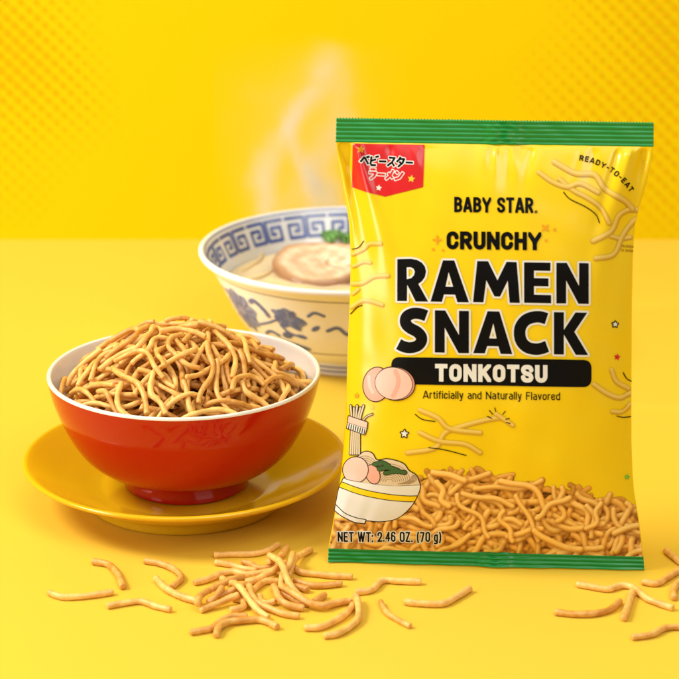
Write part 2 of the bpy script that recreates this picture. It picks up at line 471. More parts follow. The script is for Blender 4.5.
class Heap:
    def __init__(s, x0, y0, x1, y1):
        s.x0, s.y0 = x0, y0
        s.nx = int((x1 - x0) / RES) + 1; s.ny = int((y1 - y0) / RES) + 1
        s.H = np.zeros((s.ny, s.nx))

    def look(s, x, y):
        i = np.clip(((x - s.x0) / RES + .5).astype(int), 0, s.nx - 1); j = np.clip(((y - s.y0) / RES + .5).astype(int), 0, s.ny - 1)
        return s.H[j, i]

    def rest(s, P, r, steep=.55):
        T = np.gradient(P, axis=0); T /= np.linalg.norm(T, axis=1)[:, None] + 1e-12
        N = np.stack([-T[:, 1], T[:, 0]], 1)
        z = np.full(len(P), -1.0)
        for k in (-.9, -.6, -.3, 0, .3, .6, .9):
            z = np.maximum(z, s.look(P[:, 0] + N[:, 0] * k * r, P[:, 1] + N[:, 1] * k * r) + r * math.sqrt(1 - k * k))
        req = z.copy()
        for _ in range(60):
            z[1:-1] = np.maximum(req[1:-1], .5 * (z[:-2] + z[2:]))
        ds = np.linalg.norm(np.diff(P, axis=0), axis=1) * steep
        for i in range(1, len(P)): z[i] = max(z[i], z[i - 1] - ds[i - 1])
        for i in range(len(P) - 2, -1, -1): z[i] = max(z[i], z[i + 1] - ds[i])
        for _ in range(4):
            zz = z.copy(); zz[1:-1] = .25 * z[:-2] + .5 * z[1:-1] + .25 * z[2:]; z = np.maximum(zz, req)
        for _ in range(8):
            z[1:-1] = .25 * z[:-2] + .5 * z[1:-1] + .25 * z[2:]
        return z

    def stamp(s, P, z, r):
        Q = resample(np.column_stack([P, z]), RES * .9)
        w = int(r / RES) + 1
        di, dj = np.meshgrid(np.arange(-w, w + 1), np.arange(-w, w + 1))
        i0 = ((Q[:, 0] - s.x0) / RES).astype(int); j0 = ((Q[:, 1] - s.y0) / RES).astype(int)
        I = i0[:, None] + di.ravel()[None]; J = j0[:, None] + dj.ravel()[None]
        d2 = (I * RES + s.x0 - Q[:, 0:1]) ** 2 + (J * RES + s.y0 - Q[:, 1:2]) ** 2
        ok = (d2 < r * r) & (I >= 0) & (I < s.nx) & (J >= 0) & (J < s.ny)
        hz = Q[:, 2:3] + np.sqrt(np.maximum(r * r - d2, 0))
        np.maximum.at(s.H, (J[ok], I[ok]), hz[ok])


def wavy(cx, cy, L, ds=.0016):
    n = max(8, int(L / ds)); s = np.linspace(0, 1, n)
    th = rng.uniform(0, 2 * math.pi) + rng.uniform(-1.0, 1.0) * (s - .5)
    th = th + rng.uniform(.08, .5) * np.sin(2 * math.pi * (s * rng.uniform(.6, 1.7)) + rng.uniform(0, 6.28))
    if rng.rand() < .2: th = th + rng.choice([-1, 1]) * rng.uniform(.5, 1.5) / (1 + np.exp(-(s - rng.uniform(.25, .75)) * 28))
    P = np.stack([np.cumsum(np.cos(th)), np.cumsum(np.sin(th))], 1) * (L / n)
    return P - P[len(P) // 2] + np.array([cx, cy])


hp = Heap(-.076, -.076, .076, .076)
gx, gy = np.meshgrid(np.arange(hp.nx) * RES + hp.x0, np.arange(hp.ny) * RES + hp.y0)
rho = np.hypot(gx, gy)
ip = np.array(pi_)[::-1]
wallz = np.interp(rho + .0012, ip[:, 0], ip[:, 1], right=.064)
wallz[rho > .0705] = .064


def dome(x, y):
    q = np.clip(np.hypot(x + .001, y + .003) / .066, 0, 1)
    return .0525 + .0335 * (1 - q ** 1.9) ** 1.15


hp.H = np.maximum(wallz, np.where(rho < .066, dome(gx, gy) - .046, 0))
RN = .00142
mass_V, mass_F = [], []
heap_noodles = []
N_HEAP = 250
placed = []
miss = 0
while len(placed) < 1000 and miss < 130:
    best = None
    for _ in range(12):
        a = rng.uniform(0, 2 * math.pi); q = .066 * math.sqrt(rng.rand())
        P = wavy(q * math.cos(a), q * math.sin(a), rng.uniform(.024, .050))
        rr = np.hypot(P[:, 0], P[:, 1])
        if rr.max() > .0678: continue
        sc = (hp.look(P[:, 0], P[:, 1]) - dome(P[:, 0], P[:, 1]))
        sc = sc.mean() + .5 * sc.max()
        if best is None or sc < best[0]: best = (sc, P)
    if best is None: continue
    P = best[1]; r = RN * rng.uniform(.9, 1.08)
    z = hp.rest(P, r, .5 if len(placed) < 150 else .75)
    if (z - dome(P[:, 0], P[:, 1])).max() > .0065: miss += 1; continue
    hp.stamp(P, z, r)
    placed.append((np.column_stack([P, z]), r))
print('noodles in the bowl', len(placed))
heap_noodles = placed[-N_HEAP:]
for Q, r in placed[:-N_HEAP]:
    v, f = tube(Q[::2], r, 8); b = len(mass_V); mass_V += [q + np.array([bx, by, BZ]) for q in v]; mass_F += [tuple(b + t for t in ff) for ff in f]
o = obj('noodle_mass', mass_V, mass_F, M['noodle'])
tag(o, 'deeper layers of fried noodle sticks filling the red bowl', 'noodles', kind='stuff')
for Q, r in heap_noodles:
    c = Q[len(Q) // 2].copy()
    v, f = tube(Q - c, r, 10)
    o = obj('noodle_stick', v, f, M['noodle'], loc=c + np.array([bx, by, BZ]))
    tag(o, 'thin golden brown fried noodle stick heaped in the red bowl', 'noodle', 'noodle sticks heaped in the red bowl')

# ------------------------------------------------------------------ loose noodles on the table, in the order they lie
def c1(*p): return [(180 + x / 5.658, 535 + y / 5.658) for x, y in p]
def c2(*p): return [(280 + x / 4.85, 535 + y / 4.85) for x, y in p]
def c3(*p): return [(40 + x / 4.244, 540 + y / 4.244) for x, y in p]
def c4(*p): return [(340 + x / 3.772, 560 + y / 3.772) for x, y in p]
def c5(*p): return [(540 + x / 4.885, 540 + y / 4.885) for x, y in p]


PILE = None
loose = [
    (c3((38, 222), (90, 240), (170, 240), (250, 230), (310, 220)), 'lone noodle stick farthest left on the table, nearly straight with a raised left end'),
    (c3((225, 92), (290, 105), (330, 145), (352, 200)), 'lone noodle stick bent down like a hook, below the left of the saucer'),
    (c3((285, 280), (350, 268), (430, 260), (490, 280), (555, 295)), 'lone noodle stick arched like a shallow hill, left of the loose heap'),
    (c3((445, 88), (510, 100), (570, 125), (600, 160), (560, 198)), 'noodle stick curled into a question mark between saucer and loose heap'),
    (c3((492, 165), (540, 210), (600, 240), (680, 265)), 'pale noodle stick sloping down into the left side of the loose heap'),
    (c1((195, 112), (300, 108), (420, 105), (500, 85), (558, 52)), 'long noodle stick just below the saucer, behind the loose heap'),
    (c4((60, 122), (120, 112), (160, 78), (220, 80), (305, 82)), 'noodle stick with a step-like bend in front of the bag\'s bottom left'),
    (c4((153, 155), (175, 195), (220, 225), (265, 248)), 'short thin noodle stick slanting down, right of the crossed pair of noodles'),
    (c4((245, 158), (310, 165), (385, 165), (430, 145), (490, 108)), 'noodle stick with upturned right end below the middle of the bag'),
    (c5((450, 255), (430, 320), (410, 385)), 'short stub of noodle under the long wavy noodle at lower right'),
    (c5((180, 215), (250, 228), (330, 240), (400, 222), (460, 235), (530, 290), (650, 332)), 'long wavy noodle stick below the bag\'s bottom right corner'),
    (c5((75, 352), (160, 362), (260, 360), (340, 340), (392, 298)), 'noodle stick bent up at its right end, below the long wavy noodle'),
    (c5((450, 475), (540, 462), (610, 430), (690, 425), (760, 440)), 'noodle stick at the right picture edge, nearest of those there'),
    (c5((615, 50), (650, 80), (690, 110), (740, 130)), 'noodle stick at the right edge, pointing up towards the bag'),
    (c5((500, 205), (570, 212), (620, 185), (690, 140)), 'noodle stick rising to the right edge beside the bag\'s bottom corner'),
    (c5((655, 285), (655, 240), (690, 200), (740, 190)), 'curled noodle end poking in at the right edge'),
    # the heap
    (c1((200, 155), (290, 168), (350, 188), (430, 200)), PILE),
    (c1((355, 150), (400, 165), (440, 185), (540, 180)), PILE),
    (c1((235, 245), (275, 268), (330, 300), (350, 330)), PILE),
    (c1((215, 350), (270, 340), (330, 325), (370, 300)), PILE),
    (c1((285, 425), (330, 418), (365, 400), (350, 370), (300, 360)), PILE),
    (c1((160, 385), (200, 370), (240, 340)), PILE),
    (c1((115, 425), (190, 405), (260, 385), (330, 370)), PILE),
    (c1((60, 550), (120, 540), (180, 525), (230, 485), (300, 460), (380, 458)), 'bent noodle stick at the front left of the loose heap'),
    (c1((205, 570), (220, 530), (270, 500), (350, 488), (440, 480), (500, 495), (550, 522)), 'arched noodle stick at the very front of the loose heap'),
    (c2((65, 150), (100, 180), (160, 188), (250, 197), (350, 202)), 'long noodle stick reaching right from the loose heap towards the bag'),
    (c2((70, 220), (140, 242), (210, 245), (300, 235)), 'noodle stick reaching right from the heap, second below the bag corner'),
    (c2((60, 250), (100, 255), (135, 268)), PILE),
    (c2((165, 325), (190, 310), (217, 290)), 'short stub of noodle lying behind the curved noodle right of the heap'),
    (c2((150, 72), (110, 100), (75, 135), (60, 165), (40, 200)), PILE),
    (c1((450, 345), (460, 380), (500, 385), (540, 375)), PILE),
    (c1((530, 290), (545, 340), (560, 385), (620, 410), (700, 415)), PILE),
    (c1((575, 330), (620, 350), (690, 385), (730, 390)), PILE),
    (c1((370, 345), (400, 325), (440, 290), (490, 262), (560, 262)), PILE),
    (c1((80, 270), (160, 250), (230, 220), (300, 207), (380, 225), (450, 215), (520, 205)), PILE),
    (c1((600, 160), (540, 215), (480, 240), (430, 260), (370, 270)), PILE),
    (c1((640, 165), (625, 210), (585, 250), (570, 300)), PILE),
    (c1((100, 425), (115, 380), (160, 340), (230, 305), (300, 280), (362, 255)), PILE),
    (c1((605, 65), (580, 115), (545, 160), (500, 185)), PILE),
    (c2((5, 275), (60, 310), (130, 345), (200, 355), (270, 335), (345, 318)), 'curved noodle stick at the right of the loose heap, above the crossed pair'),
    (c1((390, 320), (410, 370), (460, 405), (530, 430), (600, 450), (675, 458)), PILE),
    (c1((290, 310), (340, 350), (390, 395), (440, 435), (500, 465)), PILE),
    (c1((505, 178), (565, 220), (600, 280), (640, 325), (695, 362)), PILE),
    (c2((120, 450), (190, 448), (260, 420), (320, 380), (355, 340)), 'upper noodle of the crossed pair to the right of the loose heap'),
    (c2((215, 490), (280, 478), (340, 445), (380, 405), (378, 350), (365, 310)), 'lower noodle of the crossed pair, hooked up at its right end'),
]
gp = Heap(-.2, .88, .2, 1.09)
for pts, lab in loose:
    p = np.array(spline(pts, 8))
    r = .00166 * rng.uniform(.93, 1.07)
    if lab and ('thin' in lab): r *= .85
    lift = .0016
    W = gnd(p[:, 0], p[:, 1], lift)[:, :2]
    W = resample(W, .0015)
    z = gp.rest(W, r, .42); gp.stamp(W, z, r)
    if 'raised' in (lab or '') or 'upturned' in (lab or '') or 'step-like' in (lab or ''):
        pass
    Q = np.column_stack([W, z]); c = Q[len(Q) // 2].copy()
    v, f = tube(Q - c, r, 12, .05)
    o = obj('noodle_stick', v, f, M['noodle'], loc=c)
    tag(o, lab or 'golden noodle stick tangled in the loose heap on the table', 'noodle', 'loose noodle sticks on the table' if lab else 'noodle sticks in the loose heap on the table')

# ------------------------------------------------------------------ ramen bowl behind
rx, ry = gnd(351, 352)[:2]
ramen = empty('ramen_bowl', (rx, ry, 0))
tag(ramen, 'white and blue porcelain bowl of ramen soup half hidden behind the bag', 'bowl')
RO = [(0, .006), (.040, .006), (.0425, .0005), (.047, 0), (.0485, .002), (.0488, .0085), (.0505, .0105), (.058, .0125), (.0660, .0200), (.0735, .0310), (.0795, .0430), (.0850, .0540), (.0885, .0600), (.0905, .0628), (.0930, .0652), (.0952, .0672), (.0960, .0688)]
RI = [(.0960, .0700), (.0952, .0708), (.0938, .0707), (.0922, .0690), (.0890, .0630), (.0850, .0550), (.0800, .0450), (.0735, .0330), (.064, .0220), (.05, .0155), (.03, .0125), (0, .012)]
ro = [tuple(q) for q in spline(RO, 4)]; ri = [tuple(q) for q in spline(RI, 4)]
ro[0] = (0, .006); ri[-1] = (0, .012)
cut = next(i for i, q in enumerate(ro) if q[0] > .0495)
obj('foot_ring', *lathe(ro[:cut + 1], 128), M['porcelain'], ramen)
obj('bowl_body', *lathe(ro[cut:] + ri, 160), M['porcelain'], ramen)


def lathe_paint(name, prims, step, m, prof, outward, rbar, layer=1):
    """paint on the bowl: x = arc millimetres (0 faces the camera), y = millimetres of height"""
    X, Y, S = field(prims, step); v, f = march(X, Y, S)
    pr = np.array(sorted(prof, key=lambda q: q[1])); zz = v[:, 1] / 1000
    rr = np.interp(zz, pr[:, 1], pr[:, 0])
    sl = (np.interp(zz + .001, pr[:, 1], pr[:, 0]) - np.interp(zz - .001, pr[:, 1], pr[:, 0])) / .002
    nr, nz = 1 / np.sqrt(1 + sl * sl), -sl / np.sqrt(1 + sl * sl)
    off = .00018 * layer * (1 if outward else -1)
    a = v[:, 0] / rbar - math.pi / 2
    rr = rr + nr * off; zz = zz + nz * off
    return obj(name, np.column_stack([rr * np.cos(a), rr * np.sin(a), zz]), f, m, ramen)


# key fret band inside the rim
pr = []
U = 18
seg = 2 * math.pi * 90 / U
for k in range(U):
    x0 = k * seg - math.pi * 90
    for mir in (0, 1):
        w = seg * .46
        path = [(.98, .04), (.04, .04), (.04, .96), (.80, .96), (.80, .36), (.30, .36), (.30, .66), (.56, .66)]
        pts = [(x0 + seg * .5 + (-(seg * .015) - w * (1 - x) if mir == 0 else seg * .015 + w * (1 - x)), 66.8 - 13.0 * y) for x, y in path]
        pr.append(p_line(pts, 1.15, 'b'))
lathe_paint('key_fret_band', pr, .5, M['blue'], [q for q in ri if q[1] < .0705 and q[1] > .03], False, 90)
# dark line on the lip
inner_lip = [q for q in ri if .03 < q[1] < .0708]
lathe_paint('lip_line', [p_line([(-math.pi * 90 + .01, 69.6), (math.pi * 90 - .01, 69.6)], .55, 'b')], .6, M['blue'], inner_lip, False, 90)
oprof = [q for q in ro[cut:]]
lathe_paint('shoulder_line', [p_line([(-math.pi * 75, 61.8), (math.pi * 75, 61.8)], .35, 'b')], .5, M['brown_line'], oprof, True, 75)
lathe_paint('lower_line', [p_line([(-math.pi * 75, 21.0), (math.pi * 75, 21.0)], .3, 'b')], .5, M['brown_line'], oprof, True, 75)
lathe_paint('foot_line', [p_line([(-math.pi * 75, 6.3), (math.pi * 75, 6.3)], .55, 'b'), p_line([(-math.pi * 75, 3.6), (math.pi * 75, 3.6)], .55, 'b')], .4, M['blue_pale'], [(.0487, .0021), (.0488, .0085)], True, 75)
for rep in (-1, 0, 1):
    fl, fp = [], []
    o0 = rep * math.pi * 50
    def q(*pts): return [(o0 + x, y) for x, y in pts]
    fp.append(p_poly([(o0 - 77 + (15 + 1.5 * math.sin(9 * t)) * math.cos(t), 42 + (15 + 1.2 * math.sin(9 * t)) * math.sin(t) * .95) for t in np.linspace(0, 2 * math.pi, 60, endpoint=False)]))
    for t in range(14):
        a = t * math.pi / 7
        fl.append(p_line(q((-77 + 4 * math.cos(a), 42 + 4 * math.sin(a)), (-77 + 12.5 * math.cos(a + .15), 42 + 12.5 * math.sin(a + .15))), .55))
    fl.append(p_line(q((-62, 36), (-52, 40), (-44, 44), (-38, 44)), .7, smooth=5))
    fl.append(p_line(q((-62, 52), (-58, 54), (-53, 49), (-51, 45)), 1.5, smooth=5))
    fp.append(p_poly([(o0 - 37 + (10 + 1.4 * math.sin(5 * t + 1)) * math.cos(t), 45.5 + (7 + 1.2 * math.sin(5 * t)) * math.sin(t) - (math.cos(t)) * 2) for t in np.linspace(0, 2 * math.pi, 50, endpoint=False)]))
    fl.append(p_line(q((-44, 40), (-39, 35), (-30, 33)), .7, smooth=5)); fl.append(p_poly(ellipse(o0 - 41, 33, 4, 2.4, 15))); fl.append(p_poly(ellipse(o0 - 31, 33.5, 3.4, 1.4, -10)))
    fl.append(p_poly(ellipse(o0 - 40, 25.5, 13, 2.2, -8)))
    fl.append(p_line(q((-14, 40), (-8, 42.5), (-3, 38), (3, 37), (7, 42), (12, 44)), 1.1, smooth=6)); fl.append(p_line(q((0, 50), (6, 47), (13, 49)), 1.2, smooth=5)); fl.append(p_line(q((5, 33), (10, 32), (14, 35)), 1, smooth=5)); fl.append(p_line(q((4, 26), (12, 25)), .9))
    fl.append(p_line(q((-60, 30), (-54, 33), (-48, 31)), 1.0, smooth=4)); fl.append(p_line(q((-24, 50), (-20, 53), (-15, 51)), .9, smooth=4)); fl.append(p_poly(ellipse(o0 - 21, 41, 3.2, 1.5, 35)))
    for t in range(6): fl.append(p_poly(ellipse(o0 - 37 + 6.5 * math.cos(t * 1.05), 45.5 + 4.6 * math.sin(t * 1.05), 3.0, 2.0, t * 60)))
    fl.append(p_line(q((-96, 53), (-90, 51), (-86, 49)), 1, smooth=4))
    lathe_paint('flower_wash', fp, .7, M['blue_pale'], oprof, True, 75)
    lathe_paint('flower_painting', fl, .5, M['blue'], oprof, True, 75, 2)

# soup, noodles in it, pork, scallion
BR = .0795; BRZ = .0475
n = 96; Vs = [(0, 0, 0)]; Fs = []
rings = 24
for i in range(1, rings + 1):
    for k in range(n):
        a = 2 * math.pi * k / n; r = (BR + .0005) * i / rings
        x, y = r * math.cos(a), r * math.sin(a)
        z = .0009 * math.sin(x * 210 + 1.5 * math.sin(y * 160)) * math.cos(y * 170 + x * 60) * (1 - (i / rings) ** 4)
        Vs.append((x, y, z))
for k in range(n): Fs.append((0, 1 + k, 1 + (k + 1) % n))
for i in range(rings - 1):
    for k in range(n):
        a = 1 + i * n + k; b = 1 + i * n + (k + 1) % n; Fs.append((a, b, b + n, a + n))
M['broth'] = mat('pork_broth', (.76, .62, .38, 1), .16, .5, sss=.2, noise=.16, nscale=45, bump=.1, bscale=60)
tag(obj('ramen_broth', Vs, Fs, M['broth'], loc=(rx, ry, BRZ)), 'creamy beige soup filling the porcelain bowl', 'soup')
M['strand'] = mat('boiled_noodle', (.74, .56, .29, 1), .25, .5, sss=.3)
sp = [[(236, 262), (250, 252), (268, 246), (285, 244)], [(262, 250), (276, 240), (292, 237), (305, 240)], [(240, 272), (258, 262), (262, 252), (255, 246)], [(245, 280), (262, 277), (274, 270)], [(290, 234), (305, 231), (322, 234)]]
for k, pts in enumerate(sp):
    W = gnd(*np.array(spline(pts, 6)).T, BRZ)
    s = np.linspace(0, 1, len(W)); W[:, 2] = BRZ - .0006 + .0009 * np.sin(s * math.pi)
    W = resample(W, .003); c = W[len(W) // 2].copy(); v, f = tube(W - c, .0016, 8)
    tag(obj('noodle_strand', v, f, M['strand'], loc=c), 'pale boiled noodle strand just breaking the surface of the soup', 'noodle', 'boiled noodle strands in the soup')

pc = gnd(323, 264, BRZ + .004)


def pork():
    n, rg = 96, 26; V, C, Fq = [], [], []
    def wob(a): return 1 + .05 * math.sin(2 * a + .6) + .035 * math.sin(3 * a + 1) + .015 * math.sin(7 * a)
    def colr(u, a, x, y):
        lean, fat, rim = np.array([.66, .42, .29]), np.array([.80, .63, .47]), np.array([.34, .14, .045])
        sw = math.sin((u * 2.3 - a / 6.283 + .12 * math.sin(4 * a)) * 6.283)
        c = lean + (fat - lean) * min(1, max(0, .5 + .5 * sw + .4 * math.sin(x * 400 + 9 * math.sin(y * 260)) * math.cos(y * 500) + .3 * math.sin(x * 1300 + 4 * math.sin(y * 700))))
        t = min(1, max(0, (u - .78) / .20)); c = c + (rim - c) * t * .85
        crack = math.exp(-((x - .004 - .004 * math.sin(y * 200)) / .0012) ** 2) * (1 if -.022 < y < .0 else 0)
        return c + (np.array([.30, .13, .06]) - c) * crack * .7
    for side in (1, 0):
        for i in range(rg + 1):
            u = i / rg
            for k in range(n):
                a = 2 * math.pi * k / n; x = .0325 * u * wob(a) * math.cos(a); y = .033 * u * wob(a) * math.sin(a)
                z = (.0032 if side else -.0032) * (1 - max(0, (u - .9) / .1) ** 2 * .55) + .0012 * math.sin(x * 90) * math.cos(y * 80 + 1) + .0004 * math.sin(x * 500) * math.sin(y * 430)
                V.append((x, y, z)); C.append(colr(u, a, x, y) if side else np.array([.5, .25, .12]))
    m = (rg + 1) * n
    for side in (0, 1):
        for i in range(rg):
            for k in range(n):
                a, b = side * m + i * n + k, side * m + i * n + (k + 1) % n
                Fq.append((a, b, b + n, a + n) if side == 0 else (a, a + n, b + n, b))
    for k in range(n):
        a, b = rg * n + k, rg * n + (k + 1) % n; Fq.append((a, b, b + m, a + m))
    return V, Fq, C


def paint(o, C):
    ca = o.data.color_attributes.new('ink', 'FLOAT_COLOR', 'POINT')
    C = np.asarray(C, float); ca.data.foreach_set('color', np.column_stack([C, np.ones(len(C))]).ravel())


M['pork'] = mat('braised_pork', (1, 1, 1, 1), .3, .5, sss=.15, attr='ink', bump=.15, bscale=300)
v, f, c = pork(); o = obj('pork_slice', v, f, M['pork'], loc=pc); paint(o, c); o.rotation_euler = (R(7), R(-2), R(20))
tag(o, 'round slice of braised pork with a fat swirl floating in the soup', 'meat')
M['scallion'] = mat('scallion', (.10, .28, .03, 1), .35, .5, noise=.5, nscale=200)
for k in range(16):
    px, py = 324 + 28 * rng.rand(), 233.5 + 8 * rng.rand() ** 1.2
    r0 = rng.uniform(.0024, .0036); V, Fq = [], []
    for i in range(16):
        a = 2 * math.pi * i / 16
        for rr, zz in ((r0, 0), (r0, .0028), (r0 * .62, .0028), (r0 * .62, 0)): V.append((rr * math.cos(a), rr * math.sin(a), zz))
    for i in range(16):
        j = (i + 1) % 16
        for t in range(4): Fq.append((i * 4 + t, j * 4 + t, j * 4 + (t + 1) % 4, i * 4 + (t + 1) % 4))
    p = gnd(px, py, BRZ + .004 + .005 * rng.rand())
    o = obj('scallion_ring', V, Fq, M['scallion'], loc=p); o.rotation_euler = (rng.uniform(-.7, .7), rng.uniform(-.7, .7), 0)
    tag(o, 'chopped green scallion ring behind the pork slice', 'scallion', 'scallion rings on the soup')

# ------------------------------------------------------------------ the bag
YAW, LEAN = R(3.5), R(10)
BX = np.array([math.cos(YAW), -math.sin(YAW), 0]); BN = np.array([-math.sin(YAW), -math.cos(YAW), 0]); ZZ = np.array([0, 0, 1.0])
BY = ZZ * math.cos(LEAN) - BN * math.sin(LEAN); BZv = BN * math.cos(LEAN) + ZZ * math.sin(LEAN)
BO = gnd(486.5, 567.3)
Mloc = np.stack([BX, BY, BZv])


def to_plane(px, py, zoff=0.0):
    d = ray(px, py) @ Mloc.T; c = Mloc @ (CAM - BO)
    t = (zoff - c[2]) / d[..., 2]
    return c[0] + t * d[..., 0], c[1] + t * d[..., 1]


LE = [(117, 336.3), (142, 335.8), (152, 337), (165, 339.5), (185, 343), (200, 345.5), (222, 349), (250, 350.6), (290, 350.3), (320, 348.8), (350, 347.6), (400, 346.2), (440, 344), (470, 341.5), (500, 337), (520, 333.5), (547, 328.5), (563.5, 328)]
RE = [(121.8, 653.7), (145.5, 653.5), (160, 651.5), (185, 646), (205, 640), (225, 635), (250, 633), (300, 632), (360, 631.6), (440, 631.5), (470, 632.5), (490, 634), (520, 639), (540, 641.5), (556, 643.3), (571.5, 644.5)]
lx, ly = to_plane(np.array([p[1] for p in LE]), np.array([p[0] for p in LE], float)); lx, ly = lx[::-1], ly[::-1]
ex_, ey_ = to_plane(np.array([p[1] for p in RE]), np.array([p[0] for p in RE], float)); ex_, ey_ = ex_[::-1], ey_[::-1]
HB = .5 * (ly[-1] + ey_[-1])
YS1 = float(to_plane(494., 144.)[1]); YS0 = float(to_plane(486., 551.7)[1])
T0 = .021


def edges(y): return np.interp(y, ly, lx), np.interp(y, ey_, ex_)


def bulge(x, y):
    a, b = edges(y); u = np.clip((x - a) / (b - a), 0, 1); q = np.abs(2 * u - 1)
    tau = np.clip((y - YS0) / (YS1 - YS0), 0, 1)
    T = T0 * np.maximum(1 - np.abs(2 * tau - 1) ** 2.5, 0) ** .85 * (1.08 - .16 * tau)
    return T * np.maximum(1 - q ** 2.6, 0) ** .62


CREASE = []
CK = 1.85
cr = np.random.RandomState(3)
for (x0, y0, a0) in ((-.076, YS1, -70), (.075, YS1, -110), (-.078, YS0, 65), (.077, YS0, 115)):
    for k in range(5):
        CREASE.append((x0 + cr.uniform(-.004, .004) + (k - 1) * .012 * (1 if x0 < 0 else -1), y0, R(a0 + cr.uniform(-16, 16)), cr.uniform(.03, .075), cr.uniform(.0014, .0032), cr.uniform(-.0013, .0013)))
for (x0, y0, s) in ((.0, YS1, -1), (.002, YS0, 1)):
    for k in range(7):
        CREASE.append((x0 + cr.uniform(-.06, .06), y0, R(s * (90 + cr.uniform(-14, 14))), cr.uniform(.012, .035), cr.uniform(.0016, .0035), cr.uniform(-.0007, .0007)))
    CREASE.append((x0, y0, R(s * 90), .02, .0016, .0010)); CREASE.append((x0 + .006, y0, R(s * 88), .024, .002, -.0010))
CREASE.append((-.0745, YS1 + .002, R(-77), .085, .0036, -.0026))
CREASE.append((-.0685, YS1 + .002, R(-74), .07, .003, .0012))
CREASE.append((.0725, YS1, R(-103), .085, .0036, -.0020))
CREASE.append((.0655, YS1, R(-106), .05, .003, .0010))
CREASE.append((.066, .085, R(84), .06, .003, -.0011)); CREASE.append((.066, .085, R(-86), .05, .003, -.0011))


def wrinkle(x, y):
    z = np.zeros_like(x)
    for cx, cy, a, L, w, A in CREASE:
        s = (x - cx) * math.cos(a) + (y - cy) * math.sin(a); q = -(x - cx) * math.sin(a) + (y - cy) * math.cos(a)
        ww = w * (.6 + np.clip(s, 0, L) / L * 1.2)
        z += CK * A * np.exp(-(q / ww) ** 2) * np.clip(s / .004, 0, 1) * np.exp(-np.maximum(s, 0) / L * 1.6) * np.clip(1.6 - s / L, 0, 1)
    z += .00035 * np.sin(x * 95 + 2 * np.sin(y * 40)) * np.sin(y * 75 + 1.3 * np.sin(x * 60)) + .0002 * np.sin(x * 210 + y * 130) * np.sin(y * 190 - x * 80)
    a, b = edges(y); u = np.clip((x - a) / (b - a), 0, 1); tau = np.clip((y - YS0) / (YS1 - YS0), 0, 1)
    ds = np.minimum(y - YS0, YS1 - y)
    z += .00055 * np.exp(-ds / .011) * np.sin(x * 330 + 2.5 * np.sin(x * 95) + 20 * y) * (.5 + .5 * np.sin(x * 57 + 1))
    du = np.minimum(u, 1 - u)
    z += .0006 * np.exp(-du / .06) * np.sin(y * 165 + 3 * np.sin(y * 61) + x * 60) * (.5 + .5 * np.sin(y * 33 + 2))
    return z * np.clip(np.minimum(u, 1 - u) / .02, 0, 1) * np.clip(np.minimum(tau, 1 - tau) / .012, 0, 1)


def surf(x, y): return bulge(x, y) + wrinkle(x, y)


def normal(x, y, e=.0006):
    zx = (surf(x + e, y) - surf(x - e, y)) / (2 * e); zy = (surf(x, y + e) - surf(x, y - e)) / (2 * e)
    N = np.stack([-zx, -zy, np.ones_like(zx)], -1)
    return N / np.linalg.norm(N, axis=-1)[..., None]


bag = empty('snack_bag', BO)
bag.matrix_world = __import__('mathutils').Matrix(((BX[0], BY[0], BZv[0], BO[0]), (BX[1], BY[1], BZv[1], BO[1]), (BX[2], BY[2], BZv[2], BO[2]), (0, 0, 0, 1)))
tag(bag, 'yellow pillow bag of ramen snack standing upright, green sealed ends, black lettering', 'snack bag')

nu, nv = 220, 340
us = .5 - .5 * np.cos(np.pi * np.linspace(0, 1, nu + 1)); us = .35 * np.linspace(0, 1, nu + 1) + .65 * us
vs = YS0 + (YS1 - YS0) * np.linspace(0, 1, nv + 1)
Ug, Yg = np.meshgrid(us, vs); A, B = edges(Yg); Xg = A + (B - A) * Ug
Zg = surf(Xg, Yg)
fr = np.stack([Xg, Yg, Zg + .0003], -1).reshape(-1, 3); bk = np.stack([Xg, Yg, -.75 * bulge(Xg, Yg) - .0003], -1).reshape(-1, 3)
Vp = np.concatenate([fr, bk]); nn = (nu + 1) * (nv + 1); Fp = []
for j in range(nv):
    for i in range(nu):
        a = j * (nu + 1) + i
        Fp.append((a, a + 1, a + nu + 2, a + nu + 1)); Fp.append((nn + a, nn + a + nu + 1, nn + a + nu + 2, nn + a + 1))
    a = j * (nu + 1); Fp.append((a, a + nu + 1, nn + a + nu + 1, nn + a)); a += nu; Fp.append((a, nn + a, nn + a + nu + 1, a + nu + 1))
obj('pouch', Vp, Fp, M['film'], bag)


